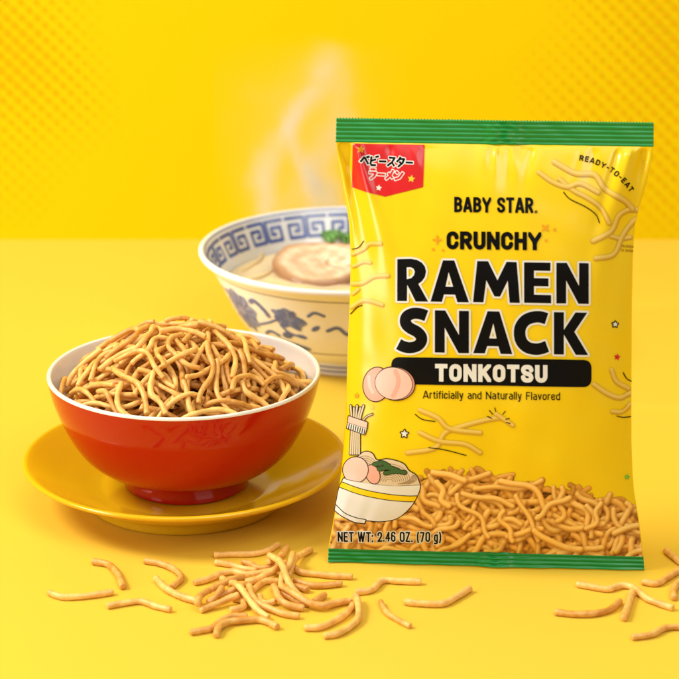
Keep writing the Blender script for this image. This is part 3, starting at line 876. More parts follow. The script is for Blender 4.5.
def seal(name, y0, y1, teeth_top):
    nx, ny = 420, 40
    V, Fq = [], []
    jit = np.random.RandomState(5).uniform(.4, 1.7, nx + 1)
    for side in (1, -1):
        for j in range(ny + 1):
            t = j / ny; yb = y0 + (y1 - y0) * t
            for i in range(nx + 1):
                u = i / nx; a, b = edges(np.float64(yb)); x = a + (b - a) * u
                y = yb
                e = (t if teeth_top else 1 - t)
                if e > .999: y += jit[i // 4 * 4] * (.00022 if i % 4 in (1, 2) else -.00018) * (1 if teeth_top else .5) * (1 if teeth_top else -1) + (0 if teeth_top else .0004)
                rib = .00030 * math.sin(2 * math.pi * (yb - y0) / .0021)
                d = x - .004
                fin = .0006 * (1 / (1 + math.exp(-(d + .008) / .0006)) - 1 / (1 + math.exp(-(d - .008) / .0006))) + .0003 * math.exp(-(d / .002) ** 2) * math.sin(yb * 3000)
                wav = .0008 * math.sin(x * 42 + .7) + .0004 * math.sin(x * 120) + .00025 * math.sin(x * 300 + yb * 500)
                wav *= e
                wav += .00016 * math.sin(x * 700 + 5 * math.sin(yb * 400) + 3 * math.sin(x * 90)) * math.exp(-(d / .012) ** 2) + .00007 * math.sin(x * 520 + yb * 900) * (.5 + .5 * math.sin(x * 70))
                z = (.00034 if side == 1 else -.00034) + rib + fin + wav
                V.append((x, y, z))
    m = (nx + 1) * (ny + 1)
    for j in range(ny):
        for i in range(nx):
            a = j * (nx + 1) + i
            Fq.append((a, a + 1, a + nx + 2, a + nx + 1)); Fq.append((m + a, m + a + nx + 1, m + a + nx + 2, m + a + 1))
        a = j * (nx + 1); Fq.append((a, a + nx + 1, m + a + nx + 1, m + a)); a += nx; Fq.append((a, m + a, m + a + nx + 1, a + nx + 1))
    for i in range(nx):
        Fq.append((i, m + i, m + i + 1, i + 1)); a = ny * (nx + 1) + i; Fq.append((a, a + 1, m + a + 1, m + a))
    return obj(name, V, Fq, M['green'], bag)


seal('top_seal', YS1 - .0002, HB - .0004, True)
seal('bottom_seal', .0004, YS0 + .0002, False)


def art_to_bag(px, py, layer):
    x, y = to_plane(px, py)
    for _ in range(12):
        z = bulge(x, y); x2, y2 = to_plane(px, py, z); x, y = .5 * (x + x2), .5 * (y + y2)
    z = surf(x, y) + .0003; N = normal(x, y)
    return np.stack([x, y, z], -1) + N * (.00018 + .00005 * layer), N


def decal(name, prims, m, layer, parent=None, step=.3, grow=0, color=None, fieldfn=None):
    X, Y, S = field(prims, step, grow) if fieldfn is None else fieldfn()
    v, f = march(X, Y, S)
    Pn, N = art_to_bag(v[:, 0], v[:, 1], layer)
    f = [tuple(reversed(q)) for q in f]
    o = obj(name, Pn, f, m, parent or bag)
    o.data.normals_split_custom_set_from_vertices([tuple(q) for q in N])
    if color is not None: paint(o, color(v))
    return o


# --- printed noodles (a photograph printed on the film)
def shade_noodle(D, r, side, lightness, base, dark, hi):
    t = np.clip(D / r, 0, 1); nz = np.sqrt(1 - t * t)
    k = np.clip(.42 + .52 * nz + .34 * side * t, 0, 1.2) * lightness
    c = dark + (base - dark) * np.clip(k, 0, 1)[:, None]
    h = np.clip((k - .80) / .32, 0, 1)[:, None]
    return c + (hi - c) * h * .8


def near(v, pts):
    """distance to a polyline and which side of it (+1 towards the upper left)"""
    D = np.full(len(v), 1e3); sd = np.zeros(len(v))
    for a, b in zip(pts[:-1], pts[1:]):
        a = np.asarray(a); b = np.asarray(b); d = b - a; L = np.dot(d, d) + 1e-9
        t = np.clip(((v - a) @ d) / L, 0, 1); q = v - (a + t[:, None] * d); dd = np.hypot(q[:, 0], q[:, 1])
        s = (-q[:, 0] * .5 - q[:, 1] * .85) / (dd + 1e-6)
        k = dd < D; D[k] = dd[k]; sd[k] = s[k]
    return D, sd


top_pts = np.array([(325, 521), (335, 518), (350, 505), (395, 482), (412, 474), (440, 468), (470, 470), (500, 475), (530, 480), (560, 485), (600, 492), (620, 497), (634, 503), (650, 509)], float)
LEa = np.array(LE); REa = np.array(RE)
pr2 = np.random.RandomState(11)
strands = []
for k in range(640):
    x = pr2.uniform(322, 652); ytop = np.interp(x, top_pts[:, 0], top_pts[:, 1])
    y = ytop + 3 + (560 - ytop) * pr2.rand() ** .9
    L = pr2.uniform(34, 80); th = pr2.uniform(0, math.pi); cv = pr2.uniform(-1.8, 1.8); wv = pr2.uniform(.1, .7); ph = pr2.uniform(0, 6.28)
    s = np.linspace(-.5, .5, 15); a = th + cv * s + wv * np.sin(s * 8 + ph)
    P = np.cumsum(np.stack([np.cos(a), np.sin(a) * .75], 1), 0) * L / 15; P += np.array([x, y]) - P[7]
    if (P[:, 1] - np.interp(P[:, 0], top_pts[:, 0], top_pts[:, 1])).min() < -3: continue
    strands.append((P, pr2.uniform(2.3, 3.2), pr2.rand()))


def band_field():
    xs = np.arange(324, 650, .55); ys = np.arange(455, 566, .55); X, Y = np.meshgrid(xs, ys); S = np.full(X.shape, 9.0)
    for P, r, _ in strands:
        i0, i1 = np.searchsorted(xs, [P[:, 0].min() - 8, P[:, 0].max() + 8]); j0, j1 = np.searchsorted(ys, [P[:, 1].min() - 8, P[:, 1].max() + 8])
        sl = (slice(j0, j1), slice(i0, i1)); S[sl] = np.minimum(S[sl], d_line(X[sl], Y[sl], [tuple(p) for p in P], r))
    S = np.minimum(S, np.interp(X, top_pts[:, 0], top_pts[:, 1]) + 7 - Y)
    ybot = 548.2 + (X - 328) / 315 * 8.2
    S = np.maximum(S, Y - ybot)
    S = np.maximum(S, np.interp(Y, LEa[:, 0], LEa[:, 1]) + 1.0 - X); S = np.maximum(S, X - np.interp(Y, REa[:, 0], REa[:, 1]) + 1.0)
    return X, Y, S


def band_color(v):
    C = np.tile(np.array([.13, .035, .004]), (len(v), 1))
    n = len(strands)
    for k, (P, r, q) in enumerate(strands):
        idx = np.where((v[:, 0] > P[:, 0].min() - 6) & (v[:, 0] < P[:, 0].max() + 6) & (v[:, 1] > P[:, 1].min() - 6) & (v[:, 1] < P[:, 1].max() + 6))[0]
        if not len(idx): continue
        D, sd = near(v[idx], P); m = D < r
        lit = .56 + .52 * k / n
        base = np.array([.84, .40, .055]) * (.82 + .28 * q); hi = np.array([1.0, .74, .26])
        C[idx[m]] = np.clip(shade_noodle(D[m], r, sd[m], lit, base, np.array([.20, .05, .006]), hi), 0, 1)
        sh = (D >= r) & (D < r + 3.2)
        C[idx[sh]] *= (1 - (.30 - .22 * sd[sh]) * (1 - (D[sh] - r) / 3.2))[:, None] ** np.array([.8, 1.15, 1.3])
    return C


decal('noodle_heap_picture', None, M['print'], 0, fieldfn=band_field, color=band_color)


def o8(*p): return [(490 + x / 3.88, 105 + y / 3.88) for x, y in p]
def o1(*p): return [(330 + x / 4.527, 200 + y / 4.527) for x, y in p]
def z2(*p): return [(320 + x / 1.997, 330 + y / 1.997) for x, y in p]
def o4(*p): return [(490 + x / 3.99, 340 + y / 3.99) for x, y in p]
def o3(*p): return [(325 + x / 4.115, 340 + y / 4.115) for x, y in p]
def o5(*p): return [(325 + x / 4.115, 440 + y / 4.115) for x, y in p]


def clip_edges(X, Y, S, m=.9):
    S = np.maximum(S, np.interp(Y, LEa[:, 0], LEa[:, 1]) + m - X)
    return np.maximum(S, X - np.interp(Y, REa[:, 0], REa[:, 1]) + m)


def noodle_print(groups, layer=1):
    for k, (pts, r) in enumerate(groups):
        P = spline(pts, 8)
        def ff(P=P, r=r):
            X, Y, S = field([p_line(P, r)], .35); return X, Y, clip_edges(X, Y, S)
        def fc(v, P=P, r=r):
            D, sd = near(v, P)
            return np.clip(shade_noodle(D, r, sd, 1.0, np.array([.70, .43, .045]), np.array([.40, .19, .008]), np.array([.86, .68, .20])), 0, 1)
        decal('noodle_picture', None, M['print'], layer + k * .35, fieldfn=ff, color=fc)


noodle_print([(o8((470, 510), (510, 520), (545, 515)), 2.2), (o8((410, 595), (480, 580), (515, 510), (550, 460), (572, 440)), 2.7), (o8((400, 528), (470, 490), (500, 430), (540, 408), (580, 408)), 2.8),
              (o8((270, 288), (320, 330), (380, 362), (430, 400), (462, 458)), 2.4), (o8((190, 262), (245, 300), (300, 318), (350, 305), (420, 340)), 2.5), (o8((250, 222), (330, 265), (405, 272), (445, 325), (520, 370), (555, 405)), 2.9)])
noodle_print([(o1((105, 245), (150, 225), (180, 200), (230, 197)), 2.3), (o1((108, 300), (150, 282), (183, 285)), 2.0), (o1((105, 380), (150, 375), (200, 348), (263, 342)), 2.4), (o1((105, 425), (130, 405)), 1.8), (o1((100, 485), (140, 458), (180, 457), (237, 475)), 2.2)])
noodle_print([(z2((175, 245), (230, 235), (250, 205), (290, 190), (330, 180), (360, 175)), 2.6), (z2((200, 160), (235, 175), (260, 197), (320, 205)), 2.6), (z2((200, 205), (240, 222), (290, 228), (320, 245)), 2.5), (z2((352, 168), (385, 190)), 2.4)])
noodle_print([(o4((488, 285), (530, 285), (560, 255)), 2.4), (o4((485, 120), (505, 165), (552, 195)), 2.6), (o4((415, 178), (470, 215), (520, 230), (562, 212)), 2.6)])
# thin motion lines
ml = [o8((285, 338), (310, 365), (370, 395), (410, 425), (425, 458)), o1((102, 222), (130, 215), (153, 187)), o1((95, 515), (125, 485), (147, 475)), z2((190, 168), (205, 178), (230, 182)), z2((217, 234), (250, 239), (292, 250)), o4((530, 130), (545, 155), (563, 164)), o4((505, 302), (535, 310), (560, 305)),
      z2((334, 172), (343, 176)), z2((338, 160), (345, 168)), z2((349, 155), (351, 162)), z2((371, 178), (378, 176)), z2((372, 184), (380, 186)), z2((365, 168), (370, 162))]
for q in ml: decal('motion_line', [p_line(q, .45, smooth=6)], M['ink'], 3, step=.22)

# --- stars and sparkles
decal('printed_star', [p_poly(star(617, 357, 3.6, 10))], M['ink_red'], 2)
decal('printed_star', [p_poly(star(357, 395.4, 3.3, 5))], M['ink_orange'], 2)
decal('printed_star', [p_poly(star(627, 477, 3.4, 5))], M['ink_green'], 2)
decal('printed_star', [p_poly(star(372.5, 407, 2.8, 5))], M['ink_gold'], 2)
for cx, cy, r in ((614.9, 324.3, 3.0), (404.5, 433.6, 4.0)):
    o = decal('printed_star', [p_poly(star(cx, cy, r, 4))], M['ink'], 2, grow=1.0, step=.25)
    decal('star_fill', [p_poly(star(cx, cy, r, 4))], M['ink_white'], 3, parent=o, step=.25)
sk = [p_line([(437.2, 236), (437.2, 243.4)], .9), p_line([(433.4, 239.7), (441, 239.7)], .9), p_line([(542.6, 225.4), (547.8, 230.4)], .9), p_line([(547.8, 225.4), (542.6, 230.4)], .9),
      p_poly(ellipse(433.2, 249.2, 1.4, 1.4)), p_poly(ellipse(443, 250, 1.2, 1.2)), p_poly(ellipse(554.5, 229.6, 1.5, 1.5)), p_poly(ellipse(546, 240.5, 1.3, 1.3))]
decal('sparkle_print', sk, M['ink_orange'], 2)

# --- red badge with its lettering
badge = decal('red_badge', [p_poly([(353, 143.6), (424.6, 145), (423.1, 187.1), (385.1, 196.6), (351.8, 187.6)])], M['ink_red'], 1, step=.5)
KANA = {
    'be': [((.02, .62), (.30, .22), (.42, .24), (.98, .85)), ((.64, .08), (.76, .28)), ((.84, .02), (.96, .22))],
    'bi': [((.16, .08), (.16, .78), (.28, .92), (.86, .92)), ((.2, .52), (.76, .34)), ((.70, .0), (.79, .2)), ((.88, -.04), (.98, .16))],
    'bar': [((.05, .52), (.95, .52))],
    'su': [((.10, .14), (.82, .14), (.60, .55), (.06, .94)), ((.56, .58), (.94, .94))],
    'ta': [((.42, .0), (.30, .26), (.04, .52)), ((.36, .2), (.90, .2), (.76, .6), (.28, 1.0)), ((.34, .46), (.70, .70))],
    'ra': [((.18, .06), (.82, .06)), ((.08, .38), (.90, .38), (.76, .72), (.34, 1.0))],
    'me': [((.80, .02), (.60, .5), (.08, .96)), ((.24, .34), (.88, .82))],
    'n': [((.08, .14), (.36, .32)), ((.08, .92), (.60, .74), (.94, .20))],
}


def kana(word, x0, y0, w, h, slope, lean=.16):
    out = []
    for i, c in enumerate(word):
        for s in KANA[c]:
            pts = [(x0 + i * w + x * w * .92 - lean * (y - .5) * h, y0 + y * h + slope * (i + x) * w) for x, y in s]
            out.append(p_line(pts, 1.05 if w > 9.5 else 1.0, 'b'))
    return out


def o7(x, y): return (325 + x / 3.994, 105 + y / 3.994)
k1 = kana(['be', 'bi', 'bar', 'su', 'ta', 'bar'], 360.8, 155.2, 8.9, 10.2, .045)
k2 = kana(['ra', 'bar', 'me', 'n'], 368.2, 168.6, 8.9, 10.0, .06)
decal('lettering_outline', k1 + k2, M['ink_white'], 2, parent=badge, step=.22, grow=.95)
decal('black_lettering', k1, M['ink'], 3, parent=badge, step=.2)
decal('red_lettering', k2, M['ink_red'], 3, parent=badge, step=.2)
for (cx, cy), m, r in ((o7(143, 177), 'ink_orange', 4.2), (o7(345, 295), 'ink_gold', 4.0), (o7(215, 331), 'ink_white', 3.4)):
    decal('badge_star', [p_poly(star(cx, cy, r, 8))], M[m], 2, parent=badge)

# --- lettering
br = text('BABY STAR', 454.2, 212.2, 533.2, 15.4, 1.42, 1.0, .011)
br += [p_poly(ellipse(536, 211.8, 1.5, 1.5), ellipse(536, 211.8, 1.0, 1.0)), p_line([(535.6, 212.5), (535.6, 211.1), (536.3, 211.2), (536.3, 211.7), (535.7, 211.8), (536.4, 212.5)], .15)]
decal('brand_lettering', br, M['ink'], 2, step=.22)
decal('headline_lettering', text('CRUNCHY', 446.6, 249.2, 541.2, 18.0, 2.1, 1.35, .010), M['ink'], 2, step=.22)

title = [
    p_poly([(397.4, 300.9), (397.4, 259.2), (411, 258.8), (417, 259.8), (422, 262.5), (425, 266.5), (426.2, 271.5), (425, 277), (422, 281.2), (418.5, 283.8), (428.2, 301.4), (415.8, 301.3), (408.4, 286.5), (407.4, 284.8), (407.1, 301)],
           [(406.8, 267.4), (410.8, 267.3), (413.6, 268.6), (415, 271.6), (414.2, 275), (411.5, 278), (406.9, 279.2)]),
    p_poly([(430.6, 301.4), (443.0, 260.2), (454.4, 260.3), (468.9, 302.2), (457.4, 302), (455.2, 294.6), (444.0, 294.4), (442.0, 301.7)], [(448.7, 272), (445.6, 286.6), (453.2, 286.7)]),
    p_poly([(473, 302), (477.2, 261), (488, 261.2), (497.4, 280.2), (506.6, 261.7), (516.6, 262), (519.8, 302.8), (509.6, 302.6), (507.7, 280.5), (500, 296.4), (494.4, 296.2), (486.3, 280), (483.4, 302.2)]),
    p_poly([(524, 302.7), (524, 262.2), (550.4, 262.6), (550.2, 270.8), (533.9, 270.5), (533.9, 278), (548.4, 278.3), (548.4, 286.3), (533.9, 286.1), (533.9, 294.6), (551, 295), (551, 303.2)]),
    p_poly([(556.2, 303.3), (556.2, 262.7), (566.6, 262.8), (578.9, 286), (578.9, 263), (588.5, 263.2), (588.5, 303.8), (578.3, 303.7), (565.9, 280.2), (565.9, 303.4)]),
    p_line([(426.4, 315.6), (420.5, 313.6), (413.5, 313.2), (407.6, 315.8), (405.6, 320), (406.8, 324.6), (411, 328.2), (417, 331.4), (421.2, 336), (421.4, 341), (417.8, 345.4), (411, 347.4), (404.4, 346.6), (398.8, 344)], 5.6, 'c', 4),
    p_poly([(434.9, 352.2), (434.9, 310.1), (445.4, 310.3), (459, 335), (459, 310.6), (468.9, 310.8), (468.9, 353), (458.6, 352.8), (444.8, 327.5), (444.8, 352.4)]),
    p_poly([(473.2, 353), (487.6, 311), (499.3, 311.2), (512.3, 354), (500.6, 353.8), (498.4, 346.2), (487.2, 346), (484.8, 353.2)], [(493.3, 323), (489.3, 338.2), (496.6, 338.3)]),
    p_line([(546.4, 318.6), (540, 316.8), (532.5, 317.2), (525.4, 320.2), (520.6, 326.4), (519.6, 334), (521.6, 341.6), (527.2, 347), (534.6, 348.9), (540.6, 348.4), (547, 346.2)], 5.8, 'c', 4),
    p_poly([(553.8, 354.2), (553.8, 312), (563.7, 312.2), (563.7, 330), (575.3, 312.4), (587, 312.6), (574.2, 331.8), (587.8, 354.8), (575.6, 354.6), (563.7, 334.5), (563.7, 354.4)]),
]
decal('title_halo', title, M['ink_white'], 2, step=.35, grow=2.0)
decal('title_lettering', title, M['ink'], 3, step=.3)


def round_bar(x0, y0, x1, y1, sl, r=7.5):
    P = fillet([(x0, y0), (x1, y0 + sl), (x1, y1 + sl), (x0, y1), (x0, y0 + .01)][:4], r, closed=True)
    return P[:-1]


bar = decal('flavour_bar', [p_poly(round_bar(391.5, 356.8, 591.3, 384.0, 3.0))], M['ink'], 2, step=.4)
decal('flavour_lettering', text('TONKOTSU', 435.2, 381.2, 547.3, 17.6, 2.2, 1.7, .012), M['ink_white'], 3, parent=bar, step=.22)
decal('tagline_lettering', text('Artificially and Naturally Flavored', 423, 398.4, 560, 7.8, .48, .95, .011), M['ink'], 2, step=.17)
wt = text('NET WT: 2.46 OZ. (70 g)', 337.8, 541.3, 441.4, 10.0, .78, .8, .002)
decal('weight_halo', wt, M['ink_white'], 2, step=.25, grow=.95)
decal('weight_lettering', wt, M['ink'], 3, step=.18)
# READY-TO-EAT on an arc
A0, A1, A2 = np.array([579.0, 160.6]), np.array([607.6, 170.6]), np.array([629.6, 192.6])
mt = np.array([A1 - A0, A2 - A0]); rhs = .5 * np.array([A1 @ A1 - A0 @ A0, A2 @ A2 - A0 @ A0]); cc = np.linalg.solve(mt, rhs); rad = np.linalg.norm(A0 - cc)
s0 = math.atan2(A0[1] - cc[1], A0[0] - cc[0]); s1 = math.atan2(A2[1] - cc[1], A2[0] - cc[0])
wd = 'READY-TO-EAT'; tot = sum(G[c][0] for c in wd) + .32 * (len(wd) - 1); t = 0; pr = []
for c in wd:
    w = G[c][0]; a = s0 + (s1 - s0) * t / tot; ln = (s1 - s0) * rad / tot * w
    ex = (-math.sin(a + (s1 - s0) * w / tot / 2), math.cos(a + (s1 - s0) * w / tot / 2)); ey = (ex[1], -ex[0])
    o_ = cc + rad * np.array([math.cos(a), math.sin(a)])
    pr.append(glyph(c, o_[0], o_[1], ln, 5.6, .56, ex, ey)); t += w + .32
decal('arched_lettering', pr, M['ink'], 3, step=.17)
M['ink_faint'] = mat('faint_brown_ink', (.40, .24, .01, 1), .3, .4)
decal('small_lettering', text('ENLARGED', 621.2, 247.4, 633.2, 2.4, .22, .35, .05) + text('TO SHOW', 620.6, 251.6, 633.0, 2.4, .22, .35, .05), M['ink_faint'], 2, step=.12)

# --- ham slices
ham = decal('ham_picture', [p_poly(ellipse(*o3((213, 182))[0], 13.0, 16.8, 8))], M['ink'], 3, grow=.9)
decal('rear_slice', [p_poly(ellipse(*o3((213, 182))[0], 13.0, 16.8, 8))], M['ink_pink'], 4, parent=ham)
decal('slice_edge', [p_poly(ellipse(*o3((290, 178))[0], 19.4, 16.2, 12))], M['ink'], 4.6, parent=ham, grow=.9)
decal('slice_edge', [p_poly(ellipse(*o3((290, 178))[0], 19.4, 16.2, 12))], M['ink_pink3'], 5.2, parent=ham)
decal('front_slice', [p_poly(ellipse(*o3((284, 178))[0], 18.4, 15.8, 12))], M['ink'], 5.8, parent=ham, grow=.6)
decal('front_slice', [p_poly(ellipse(*o3((284, 178))[0], 18.4, 15.8, 12))], M['ink_pink2'], 6.4, parent=ham)
decal('fat_stripe', [p_line(o3((292, 128), (303, 160), (298, 195), (282, 228)), 2.2, smooth=6)], M['ink_pink'], 7, parent=ham)
decal('fat_stripe', [p_line(o3((182, 150), (185, 185), (198, 215)), 1.6, smooth=6)], M['ink_pink2'], 4.6, parent=ham)

# --- drawn ramen bowl
bowl_raw = o5((78, 158), (180, 178), (290, 188), (392, 184), (385, 215), (355, 270), (300, 318), (235, 332), (168, 328), (163, 341), (120, 334), (75, 312), (43, 288), (52, 240), (62, 195))
bowl_pts = [tuple(q) for q in spline(bowl_raw[:4], 6)] + [tuple(q) for q in spline(bowl_raw[3:9], 6)] + [bowl_raw[8]] + [tuple(q) for q in spline(bowl_raw[9:13], 5)] + [tuple(q) for q in spline(bowl_raw[12:] + bowl_raw[:1], 5)]
noods = o5((82, 160), (100, 110), (135, 70), (165, 48), (195, 55), (215, 82), (260, 78), (320, 95), (345, 125), (375, 145), (391, 182), (290, 188), (180, 178))
noods = [tuple(q) for q in spline(noods[:11], 5)] + noods[11:]
pic = decal('bowl_picture', [p_poly(bowl_pts), p_poly(noods)], M['ink'], 3, grow=.9)
decal('noodle_drawing', [p_poly(noods)], M['ink_cream'], 4, parent=pic)
arcs = []
for k in range(9):
    arcs.append(p_line([(o5((265, 135))[0][0] + (4 + k * 2.0) * 1.05 * math.cos(a), o5((265, 172))[0][1] - (3 + k * 1.9) * math.sin(a)) for a in np.linspace(.1, 3.0, 14)], .34))
for k in range(7):
    arcs.append(p_line([(o5((165, 120))[0][0] + (2 + k * 1.9) * math.cos(a), o5((165, 125))[0][1] - (2 + k * 2.1) * math.sin(a)) for a in np.linspace(.2, 2.9, 12)], .34))
for k in range(6):
    arcs.append(p_line(o5((300 + k * 9, 180), (345 + k * 6, 165), (362 + k * 3, 142)), .34, smooth=4))
X, Y, S = field(arcs, .2)


def arc_field():
    X, Y, S = field(arcs, .2); return X, Y, np.maximum(S, d_poly(X, Y, [noods]) + .3)


decal('noodle_lines', None, M['ink_brown'], 4.6, parent=pic, fieldfn=arc_field)
decal('bowl_side', [p_poly(bowl_pts)], M['ink_white'], 5.2, parent=pic)
yb = o5((65, 182), (150, 212), (250, 232), (330, 240), (382, 240))
def clip_bowl(prims, st=.25):
    X, Y, S = field(prims, st); return X, Y, np.maximum(S, d_poly(X, Y, [bowl_pts]))
decal('stripe_lines', None, M['ink'], 5.7, parent=pic, fieldfn=lambda: clip_bowl([p_line(yb, 3.3, smooth=6)]))
decal('yellow_stripe', None, M['ink_yellow'], 6.2, parent=pic, fieldfn=lambda: clip_bowl([p_line(yb, 2.5, smooth=6)]))
decal('foot_lines', None, M['ink'], 5.9, parent=pic, fieldfn=lambda: clip_bowl([p_line(o5((44, 262), (85, 300), (130, 318), (170, 326)), .4, smooth=6)]))
for a, b in (((205, 145), 8), ((128, 118), 12)):
    pass
for pts, m, lay in ((ellipse(*o5((198, 140))[0], 6.5, 9.5, -20), 'ink_pink', 5.9), (ellipse(*o5((128, 122))[0], 12.2, 12.8, 20), 'ink_pink2', 7.0)):
    def hf(pts=pts, g=0):
        X, Y, S = field([p_poly(pts)], .25, g); lim = np.interp(X, [p[0] for p in o5((60, 150), (78, 160), (180, 178), (230, 184))], [p[1] for p in o5((60, 150), (78, 160), (180, 178), (230, 184))])
        return X, Y, np.maximum(S, Y - lim - .2 + (0 if g else .5))
    h_ = decal('meat_slice', None, M['ink'], lay, parent=pic, fieldfn=lambda hf=hf: hf(g=.8))
    decal('meat_slice', None, M[m], lay + .55, parent=pic, fieldfn=hf)
decal('seaweed', [p_line(o5((205, 100), (235, 92), (262, 104)), 2.0, smooth=5), p_line(o5((222, 118), (262, 112), (300, 124)), 2.0, smooth=5), p_line(o5((250, 134), (290, 128), (330, 132)), 1.8, smooth=5)], M['ink'], 6.0, parent=pic, grow=.6)
decal('seaweed', [p_line(o5((205, 100), (235, 92), (262, 104)), 2.0, smooth=5), p_line(o5((222, 118), (262, 112), (300, 124)), 2.0, smooth=5), p_line(o5((250, 134), (290, 128), (330, 132)), 1.8, smooth=5)], M['ink_dgreen'], 6.5, parent=pic)
# lifted noodles with a meat slice
st = []
for k in range(5):
    st.append(p_line(o3((106 + k * 9, 468), (110 + k * 8, 400), (112 + k * 8, 330), (108 + k * 13, 270 + (k % 2) * 9)), 1.05, smooth=5))
st.append(p_line(o3((150, 340), (172, 315), (196, 304)), .8, smooth=5))
lift = decal('lifted_noodles', st, M['ink'], 4.0, grow=.45, step=.22)
decal('noodle_strands', st, M['ink_cream'], 4.5, parent=lift, step=.2, grow=-.25)
sl = [o3((100, 312), (176, 338), (173, 362), (97, 338))]
sl2 = [o3((97, 340), (173, 364), (165, 388), (93, 362))]
decal('meat_slice', [p_poly(sl[0]), p_poly(sl2[0])], M['ink'], 5, parent=lift, grow=.8, step=.22)
decal('meat_slice', [p_poly(sl[0])], M['ink_pink2'], 5.5, parent=lift, step=.25)
decal('meat_fat', [p_poly(sl2[0])], M['ink_white'], 5.5, parent=lift, step=.25)
decal('meat_lines', [p_line(o3((103 + k * 9, 345 + k * 3), (100 + k * 9, 363 + k * 3)), .5) for k in range(8)], M['ink'], 6, parent=lift, step=.2)

# ------------------------------------------------------------------ steam over the ramen
c = at_depth(302, 130, ry); zt = at_depth(302, 40, ry)[2]; zb = .078
dom = [(-.085, -.035, zb), (.035, -.035, zb), (.035, .035, zb), (-.085, .035, zb), (-.085, -.035, zt), (.035, -.035, zt), (.035, .035, zt), (-.085, .035, zt)]
ms = bpy.data.materials.new('steam'); ms.use_nodes = True; nt = ms.node_tree
nt.nodes.remove(nt.nodes['Principled BSDF']); out = nt.nodes['Material Output']
pv = nt.nodes.new('ShaderNodeVolumePrincipled'); pv.inputs['Color'].default_value = (1, 1, 1, 1); pv.inputs['Anisotropy'].default_value = .2
nt.links.new(pv.outputs[0], out.inputs['Volume'])
tc = nt.nodes.new('ShaderNodeTexCoord')
mp = nt.nodes.new('ShaderNodeMapping'); mp.inputs['Scale'].default_value = (1, 1, .55); nt.links.new(tc.outputs['Object'], mp.inputs[0])


def mth(op, a, b=None, clamp=False):
    n = nt.nodes.new('ShaderNodeMath'); n.operation = op; n.use_clamp = clamp
    for k, v in enumerate((a, b)):
        if v is None: continue
        if isinstance(v, (int, float)): n.inputs[k].default_value = v
        else: nt.links.new(v, n.inputs[k])
    return n.outputs[0]


wn = nt.nodes.new('ShaderNodeTexNoise'); wn.inputs['Scale'].default_value = 26; wn.inputs['Detail'].default_value = 3; nt.links.new(mp.outputs[0], wn.inputs['Vector'])
vm = nt.nodes.new('ShaderNodeVectorMath'); vm.operation = 'MULTIPLY_ADD'; vm.inputs[1].default_value = (.040, .040, .020)
nt.links.new(wn.outputs['Color'], vm.inputs[0])
va = nt.nodes.new('ShaderNodeVectorMath'); va.operation = 'ADD'; va.inputs[1].default_value = (-.020, -.020, -.010); nt.links.new(tc.outputs['Object'], va.inputs[0]); nt.links.new(va.outputs[0], vm.inputs[2])
n1 = nt.nodes.new('ShaderNodeTexNoise'); n1.inputs['Scale'].default_value = 40; n1.inputs['Detail'].default_value = 3; nt.links.new(vm.outputs[0], n1.inputs['Vector'])
sx_ = nt.nodes.new('ShaderNodeSeparateXYZ'); nt.links.new(vm.outputs[0], sx_.inputs[0])
H_ = zt - zb
hh = mth('DIVIDE', mth('SUBTRACT', sx_.outputs[2], zb), H_, True)


def strand(pts, y0, w, wy, amount):
    # a rising wisp: its sideways drift with height is a curve
    fc = nt.nodes.new('ShaderNodeFloatCurve'); cu = fc.mapping.curves[0]
    P = [(min(1, max(0, (205 - py) / 165)), .5 + ((px - MID) / F * 1.40 - rx) * 5) for px, py in pts]
    while len(cu.points) > 2: cu.points.remove(cu.points[1])
    cu.points[0].location = P[0]; cu.points[-1].location = P[-1]
    for q in P[1:-1]: cu.points.new(*q)
    fc.mapping.update(); nt.links.new(hh, fc.inputs['Value'])
    xc = mth('DIVIDE', mth('SUBTRACT', fc.outputs[0], .5), 5.0)
    ww = mth('ADD', w, mth('MULTIPLY', hh, w * 1.1))
    a = mth('DIVIDE', mth('SUBTRACT', sx_.outputs[0], xc), ww); b = mth('DIVIDE', mth('SUBTRACT', sx_.outputs[1], y0), wy)
    g = mth('POWER', 2.718, mth('MULTIPLY', mth('ADD', mth('MULTIPLY', a, a), mth('MULTIPLY', b, b)), -1.0))
    return mth('MULTIPLY', g, amount)


den = strand([(298, 205), (316, 182), (322, 162), (304, 138), (291, 118), (298, 98), (316, 84), (322, 60), (322, 40)], .0, .0046, .013, 32)
den = mth('ADD', den, strand([(282, 205), (270, 186), (263, 165), (268, 140), (285, 118), (305, 104), (318, 80), (330, 40)], .006, .0044, .013, 25))
den = mth('ADD', den, strand([(326, 205), (334, 185), (322, 165), (316, 150), (330, 128), (344, 108), (340, 80), (336, 40)], -.006, .0046, .012, 23))
den = mth('ADD', den, strand([(300, 205), (300, 150), (305, 100), (315, 40)], .0, .019, .015, 9))
mz = mth('MULTIPLY', mth('MULTIPLY', hh, 7.0, True), mth('POWER', mth('SUBTRACT', 1.0, hh, True), .9))
den = mth('MULTIPLY', mth('MULTIPLY', den, mth('MULTIPLY', mth('SUBTRACT', n1.outputs['Fac'], .22, True), 2.6)), mz)
nt.links.new(den, pv.inputs['Density'])
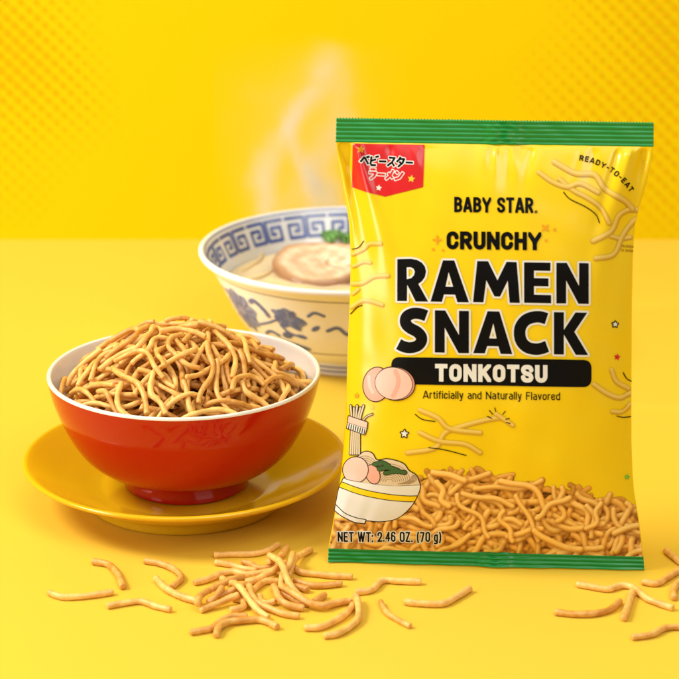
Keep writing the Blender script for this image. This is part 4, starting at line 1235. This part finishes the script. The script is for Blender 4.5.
o = obj('steam', dom, [(3, 2, 1, 0), (4, 5, 6, 7), (0, 1, 5, 4), (1, 2, 6, 5), (2, 3, 7, 6), (3, 0, 4, 7)], ms, smooth=False, loc=(rx, ry, 0))
tag(o, 'thin white steam rising from the ramen bowl', 'steam', kind='stuff')

# ------------------------------------------------------------------ light: a studio
def area(name, loc, target, size, power, color=(1, 1, 1), size_y=None):
    l = bpy.data.lights.new(name, 'AREA'); l.energy = power; l.color = color; l.size = size
    if size_y: l.shape = 'RECTANGLE'; l.size_y = size_y
    o = bpy.data.objects.new(name, l); COL.objects.link(o); o.location = loc
    d = __import__('mathutils').Vector(target) - __import__('mathutils').Vector(loc)
    o.rotation_euler = d.to_track_quat('-Z', 'Y').to_euler()
    return o


area('key_softbox', (-1.6, .95, 1.75), (0, 1.1, .05), .75, 50, (1, .97, .92))
area('overhead_softbox', (.1, .75, 1.7), (.05, 1.15, 0), 1.3, 9.5, (1, .985, .96))
area('front_softbox', (.9, -.15, 1.6), (.1, 1.05, .08), 1.0, 14, (1, .98, .95))
sl_ = bpy.data.lights.new('steam_spot', 'SPOT'); sl_.energy = 120; sl_.spot_size = R(15); sl_.spot_blend = .7; sl_.shadow_soft_size = .02  # added lamp out of view, put in only to brighten the steam
so = bpy.data.objects.new('steam_spot', sl_); COL.objects.link(so); so.location = (-1.1, ry + .02, .30)
so.rotation_euler = (__import__('mathutils').Vector((rx - .02, ry, .155)) - so.location).to_track_quat('-Z', 'Y').to_euler()
area('bag_sheen_light', (-.95, .45, .30), (0, 1.05, .1), .35, 4.5, (1, .98, .95), .6)  # added strip lamp, unseen, for a sheen along the bag's left edge
w = bpy.data.worlds.new('World'); scene.world = w; w.use_nodes = True
w.node_tree.nodes['Background'].inputs[0].default_value = (1, .98, .95, 1); w.node_tree.nodes['Background'].inputs[1].default_value = .22

scene.view_settings.view_transform = 'Standard'; scene.view_settings.look = 'None'
scene.view_settings.exposure = 0; scene.view_settings.gamma = 1; scene.view_settings.use_curve_mapping = False
scene.cycles.volume_step_rate = 1.0
scene.cycles.max_bounces = 10
scene.cycles.use_denoising = True
